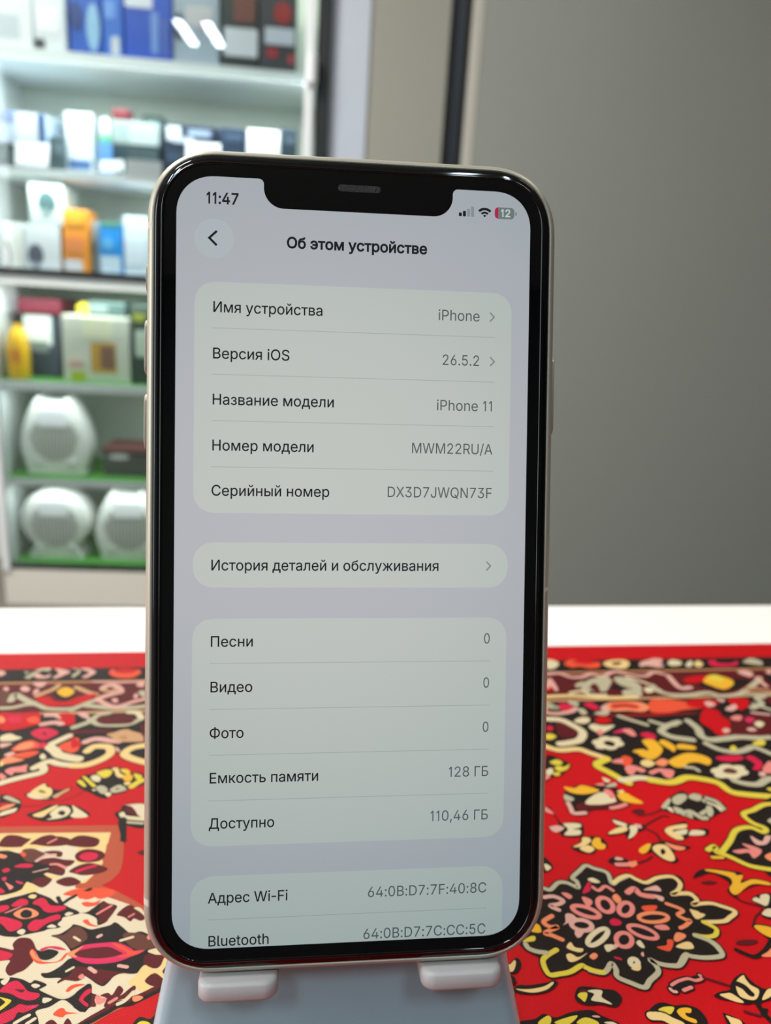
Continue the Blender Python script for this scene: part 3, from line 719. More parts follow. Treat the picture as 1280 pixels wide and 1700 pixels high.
L yel 16 610,650;680,610;700,670;760,690;880,740;1060,820;1290,860 2.2
L gold 16 660,730;760,730 3
S rose 16 1060,500;1180,560;1220,500;1280,510;1230,590;1120,590
S pnk 16 970,580;1180,650;1100,740;1040,680;940,690;870,660;1000,640;1060,650
S sal 16 1210,720;1290,680;1290,770
S gry 16 1240,340;1290,310;1290,370
# large dark rosette, lower right
S dk 0 896,1474 902,1480 912,1474 922,1465 934,1461 944,1460 950,1452 962,1440 972,1434 984,1438 1000,1445 1012,1450 1020,1465 1042,1452 1060,1458 1074,1466 1100,1454 1120,1453 1132,1458 1136,1470 1128,1482 1148,1482 1160,1488 1160,1496 1182,1498 1208,1506 1226,1514 1214,1528 1192,1536 1178,1538 1192,1544 1194,1552 1184,1560 1164,1560 1182,1568 1196,1576 1202,1592 1178,1594 1140,1590 1130,1606 1110,1610 1094,1602 1098,1616 1084,1632 1070,1646 1046,1638 1022,1624 1014,1608 998,1620 980,1616 966,1608 940,1620 912,1624 900,1600 894,1590 874,1580 866,1572 862,1562 878,1530 890,1490
L gry 17 300,390;380,410;470,330;560,325;640,355;710,385;690,310;640,270;720,190;800,125;900,160;1050,210;1110,340;1180,300;1290,250 1.9
L sand 18 -10,420;100,340;220,315;330,370;480,420;640,350;820,325;920,350;1000,440;960,540;870,600;1040,580;1160,590;1250,680 1.9
L sand 19 -10,550;100,550;190,590;230,650;170,705;280,690;430,685;560,720;770,800;690,890;600,940;330,950 1.9
L yel 19 320,950;480,1030;510,1080;480,1140;360,1160;200,1135 1.9
L gry 19 220,1150;380,1210;480,1280;560,1370 1.6
L gry 22 270,30;400,75;520,130;600,210;620,300;420,325;240,310;140,290;60,420;-10,430 2.0
L gry 21 1280,280;1190,420;1060,430;900,400;790,350;870,430;900,520;790,630;720,720;540,660;360,580;340,480;280,400;220,490;150,525;-10,490 2.0
L yel 20 1290,520;1180,500;1060,455;1000,430;860,510;720,540;570,545;490,380;540,300;670,220 2.0
L gry 20 260,145;300,200;400,240;540,260 2.0
S yel 17 50,1020;150,960;200,965;200,1010;140,1025
S gold 17 155,900;190,820;250,830;270,915
L sal 17 400,720;300,790;380,850;470,850;320,920;400,950;520,1000 3.0
L rose 17 310,500;420,490;530,540;480,580;380,600;480,650 3.0
S pnk 17 510,450;580,450;640,490;600,520
S crm 17 820,290;880,270;970,320;900,330
S crs 17 830,320;870,370;840,430;760,450
L pnk 17 880,380;950,420;1030,370;1120,420 2.4
L pnk 18 200,570;300,510;380,590;480,620;580,630 4.0
S rose 18 440,530;560,480;650,470;710,550;560,540
S rose 18 590,600;740,640;740,700;680,690
L sal 18 790,740;960,800;1040,850;960,910;1080,980;1150,1000;1080,1070;1000,1110 2.6
S sand 18 1140,830;1290,870;1250,970;1200,900
S sand 19 130,770;230,810;350,850;220,910
S sal 18 940,1180;1060,1200;1080,1250;960,1320;900,1280
S org 18 640,1400;790,1370;800,1290;890,1300;880,1400;820,1463
S sand 18 930,1390;1080,1320;1170,1340;1200,1420;1060,1430
S sand 17 570,1090;620,1030;670,1090;770,1110;740,1150;640,1130
S sand 20 800,290;860,270;960,320;1080,260;1000,330;900,380;830,370
S sal 20 1110,300;1170,260;1220,300;1170,350;1120,330
O pnk 17 800,670 195 75 18 3.0
S pnk 17 750,500;830,510;880,560;820,610
O pnk 17 1030,590 130 95 40 3.0
O pnk 17 1270,640 110 100 -30 3.0
S sal 17 1110,500;1160,460;1220,530;1170,570
O rose 17 750,830 150 85 10 3.0
S rose 17 560,700;640,700;700,770;600,800;530,830;560,790
S rose 17 670,900;780,890;740,970;690,970
O crm 17 940,970 170 85 -38 3.0
O pnk 18 145,1290 150 130 20 2.8
O sal 18 590,950 250 95 0 2.6
S org 18 420,780;640,770;600,850;460,850
O pnk 18 430,1170 260 95 20 2.6
S pnk 18 600,1080;760,1060;840,1130;700,1140
S crs 17 1080,780;1140,750;1220,790;1200,830;1110,830
S rose 20 1440,140;1500,170;1420,220
S crm 21 190,160;290,150;310,200;240,250;200,220
S crm 21 610,120;660,95;720,180;700,200;640,170
S rose 21 670,270;700,250;715,300;690,310
O crm 21 580,390 80 70 30 3.0
S sand 21 540,470;600,450;670,430;660,490;600,500
S crs 21 310,310;400,330;420,360;340,340
# lower right field motifs
S dk 19 180,330;240,230;400,190;760,230;880,270;860,360;1040,330;1290,390;1290,440;1080,430;900,500;800,580;880,660;820,640;700,560;660,500;690,400;560,310;400,260
S gold 19 340,220;420,205;740,250;790,290;880,290;850,400;1020,345;1250,390;1260,430;1060,410;940,450;800,560;720,540;690,470;730,400;690,320;520,260
S mar 19 280,390;400,365;520,390;400,420
S dk 19 1000,640;1100,560;1250,540;1330,600;1330,900;1140,860;1200,760
S crm 19 1015,640;1060,600;1120,620;1130,570;1220,555;1260,600;1220,720;1120,690
S crm 19 1150,840;1220,765;1300,780;1300,880
L mar 19 800,600;880,660;1150,750;1060,880;1020,1020 1.6
S dk 19 1020,1020;1060,980;1300,1020;1300,1230;1160,1130
S gold 19 1040,1020;1100,995;1300,1040;1300,1170;1160,1120
S mar 22 810,140;880,90;1080,90;1090,130;960,160
L dk 22 820,220;950,280;1080,310;1200,230;1290,90 3.0
S sal 22 1150,305;1230,250;1290,200;1290,310
S dk 20 -20,430;60,390;120,330;180,350;200,440;140,530;40,530
S sand 20 0,430;60,410;110,360;130,390;110,480;70,515;0,480
S dk 20 100,760;160,690;320,690;560,650;620,620;690,660;600,760;440,810;220,810
S sand 20 130,740;300,745;500,710;610,650;630,670;540,750;380,790;230,775
S dk 20 30,780;110,770;110,860;60,870
S sand 20 50,790;100,800;90,850;60,840
S dk 20 910,840;960,720;1100,710;1290,740;1440,760;1540,860;1490,970;1400,980;1260,950;1100,960;960,920
S yel 20 950,830;990,790;1080,800;1050,910;1000,880
S crm 20 1080,770;1180,750;1280,770;1270,850;1380,920;1400,950;1280,920;1130,890;1170,810
S mar 20 960,770;1040,745;1080,770;1000,790
S dk 20 160,1180;380,1140;500,1070;660,1120;860,1050;1120,1020;1260,1090;1400,1150;1500,1200;1500,1290;160,1290
S yel 20 420,1200;540,1100;600,1130;570,1220
S yel 20 640,1190;780,1130;950,1095;860,1200;760,1220
S yel 20 940,1200;1050,1120;1220,1180;1200,1240
S rose 20 1140,1100;1210,1095;1250,1120;1180,1120
S crm 20 1300,1190;1420,1180;1500,1240
S dk 21 750,1080;840,960;960,920;1120,960;1260,950;1420,1000;1520,1100;1560,1200;1500,1290;1250,1250;1040,1160;800,1130
S yel 21 900,1020;980,980;1110,985;1070,1075;980,1050
L sand 21 810,1100;960,1110;1080,1170;1200,1220 5
S gold 21 1150,1050;1190,1000;1280,990;1340,1010;1330,1060;1260,1060;1290,1110;1400,1150;1400,1200;1240,1140
S dk 21 1060,700;1150,640;1290,590;1400,560;1500,570;1480,620;1350,700;1230,770;1120,780
L rose 21 1060,740;1100,775;1140,780 1.2
L pnk 21 1080,690;1160,640;1290,605;1400,630;1480,600;1450,560 1.2
L pnk 22 120,760;220,720 1.4
L mar 22 380,590;540,640;730,700 2.0
S dk 22 520,830;600,780;730,750;740,680;800,590;910,530;980,600;1090,690;1200,740;1300,720;1300,870;1160,920;1150,990;1240,1010;1200,1110;1140,1080;1100,940;940,950;780,910;620,880
S sand 22 600,825;680,800;760,805;920,920;800,910
S sand 22 810,670;860,590;915,560;940,610;1010,690;1120,760;1080,880;960,880;850,820
L dk 22 840,680;920,720;990,790;1010,805 4
S sand 22 1160,890;1220,760;1290,740;1290,830
L dk 22 1110,960;1180,1060;1290,1180 3.0
L mar 22 930,1040;1130,1100 2.0
S dk 22 640,1080;680,1070;900,1170;960,1290;760,1290
S sand 22 680,1095;760,1120;880,1170;900,1290;800,1290;720,1160
'''
# ------------------------------------------------------------------ woven rug on the table (one cloth, its pattern in the same mesh)
RZ = 0.002
class Cloth:
    def __init__(s): s.v = []; s.f = []; s.c = []; s.z = RZ
    def poly(s, loops, color):
        v, f = tess(loops); n = len(s.v)
        s.v += [(p[0], p[1], s.z) for p in v]
        s.f += [tuple(n + i for i in t) for t in f]; s.c += [color] * len(f)
        s.z += 2.5e-7
    def ribbon(s, pts, w, color, closed=False, taper=False):
        P = np.array(pts); n = len(P); n0 = len(s.v)
        for i in range(n):
            a = P[(i - 1) % n] if closed or i else P[0]; b = P[(i + 1) % n] if closed or i < n - 1 else P[-1]
            d = b - a; d = d / (np.linalg.norm(d) + 1e-12); nn = np.array([-d[1], d[0]])
            k = w / 2
            if taper:
                q = i / max(n - 1, 1); k *= 0.45 + 0.55 * min(1, 5 * min(q, 1 - q))
            for sg in (1, -1): s.v.append((P[i][0] + nn[0] * k * sg, P[i][1] + nn[1] * k * sg, s.z))
        for i in range(n if closed else n - 1):
            j = (i + 1) % n
            s.f.append((n0 + 2 * i, n0 + 2 * i + 1, n0 + 2 * j + 1, n0 + 2 * j)); s.c.append(color)
        if not closed:
            for i, e in ((0, P[0]), (n - 1, P[-1])):
                m = len(s.v); k = w / 2 * (0.45 if taper else 1.0)
                d = (P[0] - P[1]) if i == 0 else (P[-1] - P[-2]); a0 = math.atan2(d[1], d[0])        # rounded end: half a disc
                ring = [(e[0] + k * math.cos(t), e[1] + k * math.sin(t), s.z) for t in [a0 - math.pi / 2 + math.pi * q / 7 for q in range(8)]]
                s.v += ring; s.f.append(tuple(range(m, m + 8))); s.c.append(color); s.z += 1e-7
        s.z += 2.5e-7
def catmull(P, closed=True, k=4):
    n = len(P); out = []
    for i in range(n if closed else n - 1):
        p0 = P[(i - 1) % n] if closed or i else P[0]; p1 = P[i]; p2 = P[(i + 1) % n]
        p3 = P[(i + 2) % n] if closed or i < n - 2 else P[-1]
        for j in range(k):
            t = j / k
            out.append(tuple(0.5 * (2 * b + (c - a) * t + (2 * a - 5 * b + 4 * c - d) * t * t + (3 * b - a - 3 * c + d) * t ** 3) for a, b, c, d in zip(p0, p1, p2, p3)))
    if not closed: out.append(tuple(P[-1]))
    return out
def lwidth(fr, w):
    if fr in (0,): return w * 0.2
    if fr <= 4 or 11 <= fr <= 14: return w * 1.7 if w <= 1.7 else w * 0.5
    if fr in (15, 16): return w * 0.75 if w <= 2.3 else w * 0.42
    if fr in (5, 6): return w * 0.3 if w <= 2.3 else w * 0.25
    if fr in (7, 8, 9): return w * 0.19
    if fr == 10: return w * 0.28
    return w * 0.62 if w <= 2.3 else w * 0.4
cl = Cloth()
PALL = {k: rgb(v) for k, v in PAL.items()}
X0, X1, Y0, Y1 = -0.62, 0.80, 0.060, 0.2948
def band(y0, y1, col): cl.poly([[(X0, y0), (X1, y0), (X1, y1), (X0, y1)]], PALL[col])
# body of the cloth: thin slab
for a, b, c, d in (((X0, Y0, 0.0003), (X1, Y0, 0.0003), (X1, Y0, RZ), (X0, Y0, RZ)), ((X1, Y0, 0.0003), (X1, Y1, 0.0003), (X1, Y1, RZ), (X1, Y0, RZ)),
                   ((X1, Y1, 0.0003), (X0, Y1, 0.0003), (X0, Y1, RZ), (X1, Y1, RZ)), ((X0, Y1, 0.0003), (X0, Y0, 0.0003), (X0, Y0, RZ), (X0, Y1, RZ)),
                   ((X0, Y0, 0.0003), (X0, Y1, 0.0003), (X1, Y1, 0.0003), (X1, Y0, 0.0003))):
    n = len(cl.v); cl.v += [a, b, c, d]; cl.f.append((n, n + 1, n + 2, n + 3)); cl.c.append(PALL['red'])
band(Y0, Y1, 'red')
band(0.2713, 0.2813, 'dk'); band(0.2697, 0.2713, 'tan'); band(0.2492, 0.2697, 'mar'); band(0.2478, 0.2492, 'ltan'); band(0.2370, 0.2478, 'dk')
Z_BASE = cl.z
# the same border ornaments go on beyond the traced stretch
def blob(x, y, rx, ry, col, wob=0.0): cl.poly([[(x + rx * math.cos(t) * (1 + wob * math.cos(3 * t)), y + ry * math.sin(t)) for t in [2 * math.pi * k / 14 for k in range(14)]]], PALL[col])
xs = [x for x in np.arange(-0.60, -0.13, 0.022)] + [x for x in np.arange(-0.01, 0.11, 0.022)] + [x for x in np.arange(0.245, 0.78, 0.022)]
for i, x in enumerate(xs):
    blob(x, 0.2763, 0.008, 0.0033, ('rose', 'org', 'crm', 'crs')[i % 4]); blob(x, 0.2424, 0.008, 0.0038, ('red', 'gry', 'org', 'sal')[i % 4])
    if i % 3 == 0:
        blob(x, 0.2595, 0.018, 0.006, 'red'); blob(x, 0.2600, 0.009, 0.004, 'dk'); blob(x, 0.2605, 0.006, 0.0026, 'gold')
    cl.ribbon([(x - 0.011 + 0.0022 * q, 0.2555 + 0.004 * math.sin((i + q / 10) * 2.1)) for q in range(11)], 0.0022, PALL['gry'])
# where the photograph does not reach, the field goes on with the same kinds of motif
def seen(x, y):
    c = W.T @ (np.array([x, y, RZ]) - CPOS)
    if c[2] < 0.02: return False
    u, v = CX + F * c[0] / c[2], CY - F * c[1] / c[2]
    return -70 < u < 1350 and v < 1760 and not (300 < u < 850)
def star(x, y, r, n, col, k=0.16, ph=0.0):
    cl.poly([[(x + r * (1 + k * math.cos(n * t)) * math.cos(t + ph), y + r * (1 + k * math.cos(n * t)) * math.sin(t + ph)) for t in [2 * math.pi * q / 72 for q in range(72)]]], PALL[col])
def rosette(x, y, r):
    star(x, y, r * 1.08, 10, 'dk'); star(x, y, r, 10, 'yel'); star(x, y, r * 0.90, 10, 'dk')
    for k in range(8):
        t = 2 * math.pi * k / 8
        ringp = [(x + r * 0.45 * math.cos(t) + r * 0.15 * math.cos(q), y + r * 0.45 * math.sin(t) + r * 0.15 * math.sin(q)) for q in [2 * math.pi * j / 16 for j in range(16)]]
        cl.ribbon(ringp, r * 0.06, PALL['pnk'], closed=True); blob(x + r * 0.68 * math.cos(t + 0.39), y + r * 0.68 * math.sin(t + 0.39), r * 0.08, r * 0.06, ('sal', 'crm', 'crs')[k % 3])
    blob(x, y, r * 0.09, r * 0.09, 'crs')
def sprig(x, y, r, a, c1, c2):
    for s in (-1, 1):
        cl.ribbon([(x + r * q * math.cos(a), y + r * q * math.sin(a) + s * r * 0.5 * math.sin(q * 2.6)) for q in np.linspace(-0.6, 1.1, 9)], r * 0.07, PALL['mar'])
    for k, c in ((-1, c1), (0, c2), (1, c1)):
        ex, ey = x + r * 0.42 * math.cos(a + k * 1.15), y + r * 0.42 * math.sin(a + k * 1.15)
        for g, cc in ((1.0, 'dk'), (0.72, c)):
            cl.poly([[(ex + r * g * (0.42 * math.cos(q) * math.cos(a + k * 1.15) - 0.22 * math.sin(q) * math.sin(a + k * 1.15)), ey + r * g * (0.42 * math.cos(q) * math.sin(a + k * 1.15) + 0.22 * math.sin(q) * math.cos(a + k * 1.15))) for q in [2 * math.pi * j / 14 for j in range(14)]]], PALL[cc])
for x0, x1 in ((X0, -0.135), (0.275, X1)):                          # dark arabesque band along the border
    xs_ = np.linspace(x0, x1, 60); lo = [(x, 0.212 + 0.008 * math.sin(x * 95)) for x in xs_]
    cl.poly([lo + [(x1, 0.237), (x0, 0.237)]], PALL['dk']); cl.ribbon(lo, 0.0024, PALL['yel'])
    for i, x in enumerate(np.arange(x0 + 0.012, x1 - 0.01, 0.019)):
        for k in range(6): blob(x + 0.0042 * math.cos(k * 1.047), 0.2275 + 0.0042 * math.sin(k * 1.047), 0.0026, 0.0026, ('crm', 'gold', 'pnk', 'crs')[i % 4])
        blob(x, 0.2275, 0.0018, 0.0018, 'mar')
rs = random.Random(3)
for ix in range(52):
    for iy in range(6):
        x = X0 + 0.016 + ix * 0.0272; y = 0.076 + iy * 0.0262 + (0.013 if ix % 2 else 0)
        if y > 0.20 or seen(x, y) or x > X1 - 0.012: continue
        if ix % 5 == 2 and iy % 3 == 1: rosette(x, y, 0.0115)
        else: sprig(x + rs.uniform(-.003, .003), y + rs.uniform(-.003, .003), 0.0085, rs.uniform(0, 6.28), rs.choice(('sand', 'yel', 'gold', 'crm')), rs.choice(('crm', 'pnk', 'gry', 'sal')))

cl.z = Z_BASE + 2e-6                          # the traced stretch does not overlap the motifs above
def pts_of(fr, tok):
    x0, y0, s = FR[fr]; return [tuple(ground(x0 + float(a) / s, y0 + float(b) / s, RZ)[:2]) for a, b in (q.split(',') for q in tok)]
pend = []
def flush():
    """a run of strokes: all their dark outlines first, then the strokes"""
    for P, w, col, out in pend:
        if out: cl.ribbon(P, w + 0.0008, PALL['dk'])
    for P, w, col, out in pend: cl.ribbon(P, w, col)
    pend.clear()
for line in RUG.split('\n') + ['#end']:
    line = line.strip()
    if line[:2] != 'L ': flush()
    if not line or line[0] == '#': continue
    t = line.split(); op, col, fr = t[0], PALL[t[1]], int(t[2])
    if op in 'SP':
        P = pts_of(fr, [q for x in t[3:] for q in x.split(';')])
        cl.poly([catmull(P) if op == 'S' else P], col)
    elif op == 'L':
        w = lwidth(fr, float(t[-1])) / 1000
        if t[1] == 'mar' and fr in (5, 15, 16, 19, 22): w *= 0.55
        P = catmull(pts_of(fr, t[3].split(';')), closed=False, k=6)
        pend.append((P, w, col, t[1] not in ('mar', 'dk') and (fr >= 15 or (fr in (3, 4, 13, 14) and float(t[-1]) <= 1.7))))
    elif op == 'F':
        cx, cy = [float(q) for q in t[3].split(',')]; rx, ry, n = float(t[4]), float(t[5]), int(t[6]); x0, y0, s = FR[fr]; cx = x0 + cx / s; cy = y0 + cy / s
        for k in range(n):
            a = 2 * math.pi * k / n + 0.2; ex, ey = cx + rx * 0.62 * math.cos(a), cy + ry * 0.62 * math.sin(a)
            cl.poly([[tuple(ground(ex + rx * 0.42 * math.cos(q), ey + ry * 0.45 * math.sin(q), RZ)[:2]) for q in [2 * math.pi * j / 16 for j in range(16)]]], col)
    elif op == 'O':
        cx, cy = [float(q) for q in t[3].split(',')]; a_, b_, th, w = [float(q) for q in t[4:8]]; x0, y0, s = FR[fr]; th = math.radians(th); w = w * 0.42 / 1000
        ring = []
        for k in range(28):
            q = 2 * math.pi * k / 28; ex, ey = (a_ - 28) * math.cos(q), (b_ - 24) * math.sin(q)
            ring.append(tuple(ground(x0 + (cx + ex * math.cos(th) - ey * math.sin(th)) / s, y0 + (cy + ex * math.sin(th) + ey * math.cos(th)) / s, RZ)[:2]))
        cl.poly([ring], PALL['dk']); cl.ribbon(ring, w, col, closed=True)

me = bpy.data.meshes.new('table_rug')
me.from_pydata(cl.v, [], cl.f)
ca = me.color_attributes.new('weave', 'FLOAT_COLOR', 'CORNER')
flat = []
for p, c in zip(me.polygons, cl.c): flat += list(c) * p.loop_total
ca.data.foreach_set('color', flat)
rm = bpy.data.materials.new('printed_woven_cloth'); rm.use_nodes = True
nt = rm.node_tree; b = nt.nodes['Principled BSDF']; b.inputs['Roughness'].default_value = 0.5; b.inputs['Specular IOR Level'].default_value = 0.15
at = nt.nodes.new('ShaderNodeAttribute'); at.attribute_name = 'weave'
tc = nt.nodes.new('ShaderNodeTexCoord')
wv = []
for ax, sc in ((0.6, 820), (-0.9, 820)):
    mp = nt.nodes.new('ShaderNodeMapping'); mp.inputs['Rotation'].default_value = (0, 0, ax)
    nt.links.new(tc.outputs['Object'], mp.inputs['Vector'])
    w_ = nt.nodes.new('ShaderNodeTexWave'); w_.inputs['Scale'].default_value = sc; w_.inputs['Distortion'].default_value = 1.5
    nt.links.new(mp.outputs[0], w_.inputs['Vector']); wv.append(w_)
ad = nt.nodes.new('ShaderNodeMath'); ad.operation = 'ADD'
nt.links.new(wv[0].outputs['Fac'], ad.inputs[0]); nt.links.new(wv[1].outputs['Fac'], ad.inputs[1])
mr = nt.nodes.new('ShaderNodeMapRange'); mr.inputs['From Max'].default_value = 2; mr.inputs['To Min'].default_value = 0.66; mr.inputs['To Max'].default_value = 0.9
nt.links.new(ad.outputs[0], mr.inputs['Value'])
sv = nt.nodes.new('ShaderNodeVectorMath'); sv.operation = 'SCALE'
nt.links.new(at.outputs['Color'], sv.inputs[0]); nt.links.new(mr.outputs[0], sv.inputs['Scale']); nt.links.new(sv.outputs[0], b.inputs['Base Color'])
bp = nt.nodes.new('ShaderNodeBump'); bp.inputs['Strength'].default_value = 0.25; bp.inputs['Distance'].default_value = 0.0002
nt.links.new(ad.outputs[0], bp.inputs['Height']); nt.links.new(bp.outputs[0], b.inputs['Normal'])
me.materials.append(rm)
rug = bpy.data.objects.new('table_rug', me); COL.objects.link(rug)
tag(rug, 'red cloth rug with black and gold floral pattern spread over the white table', 'rug')

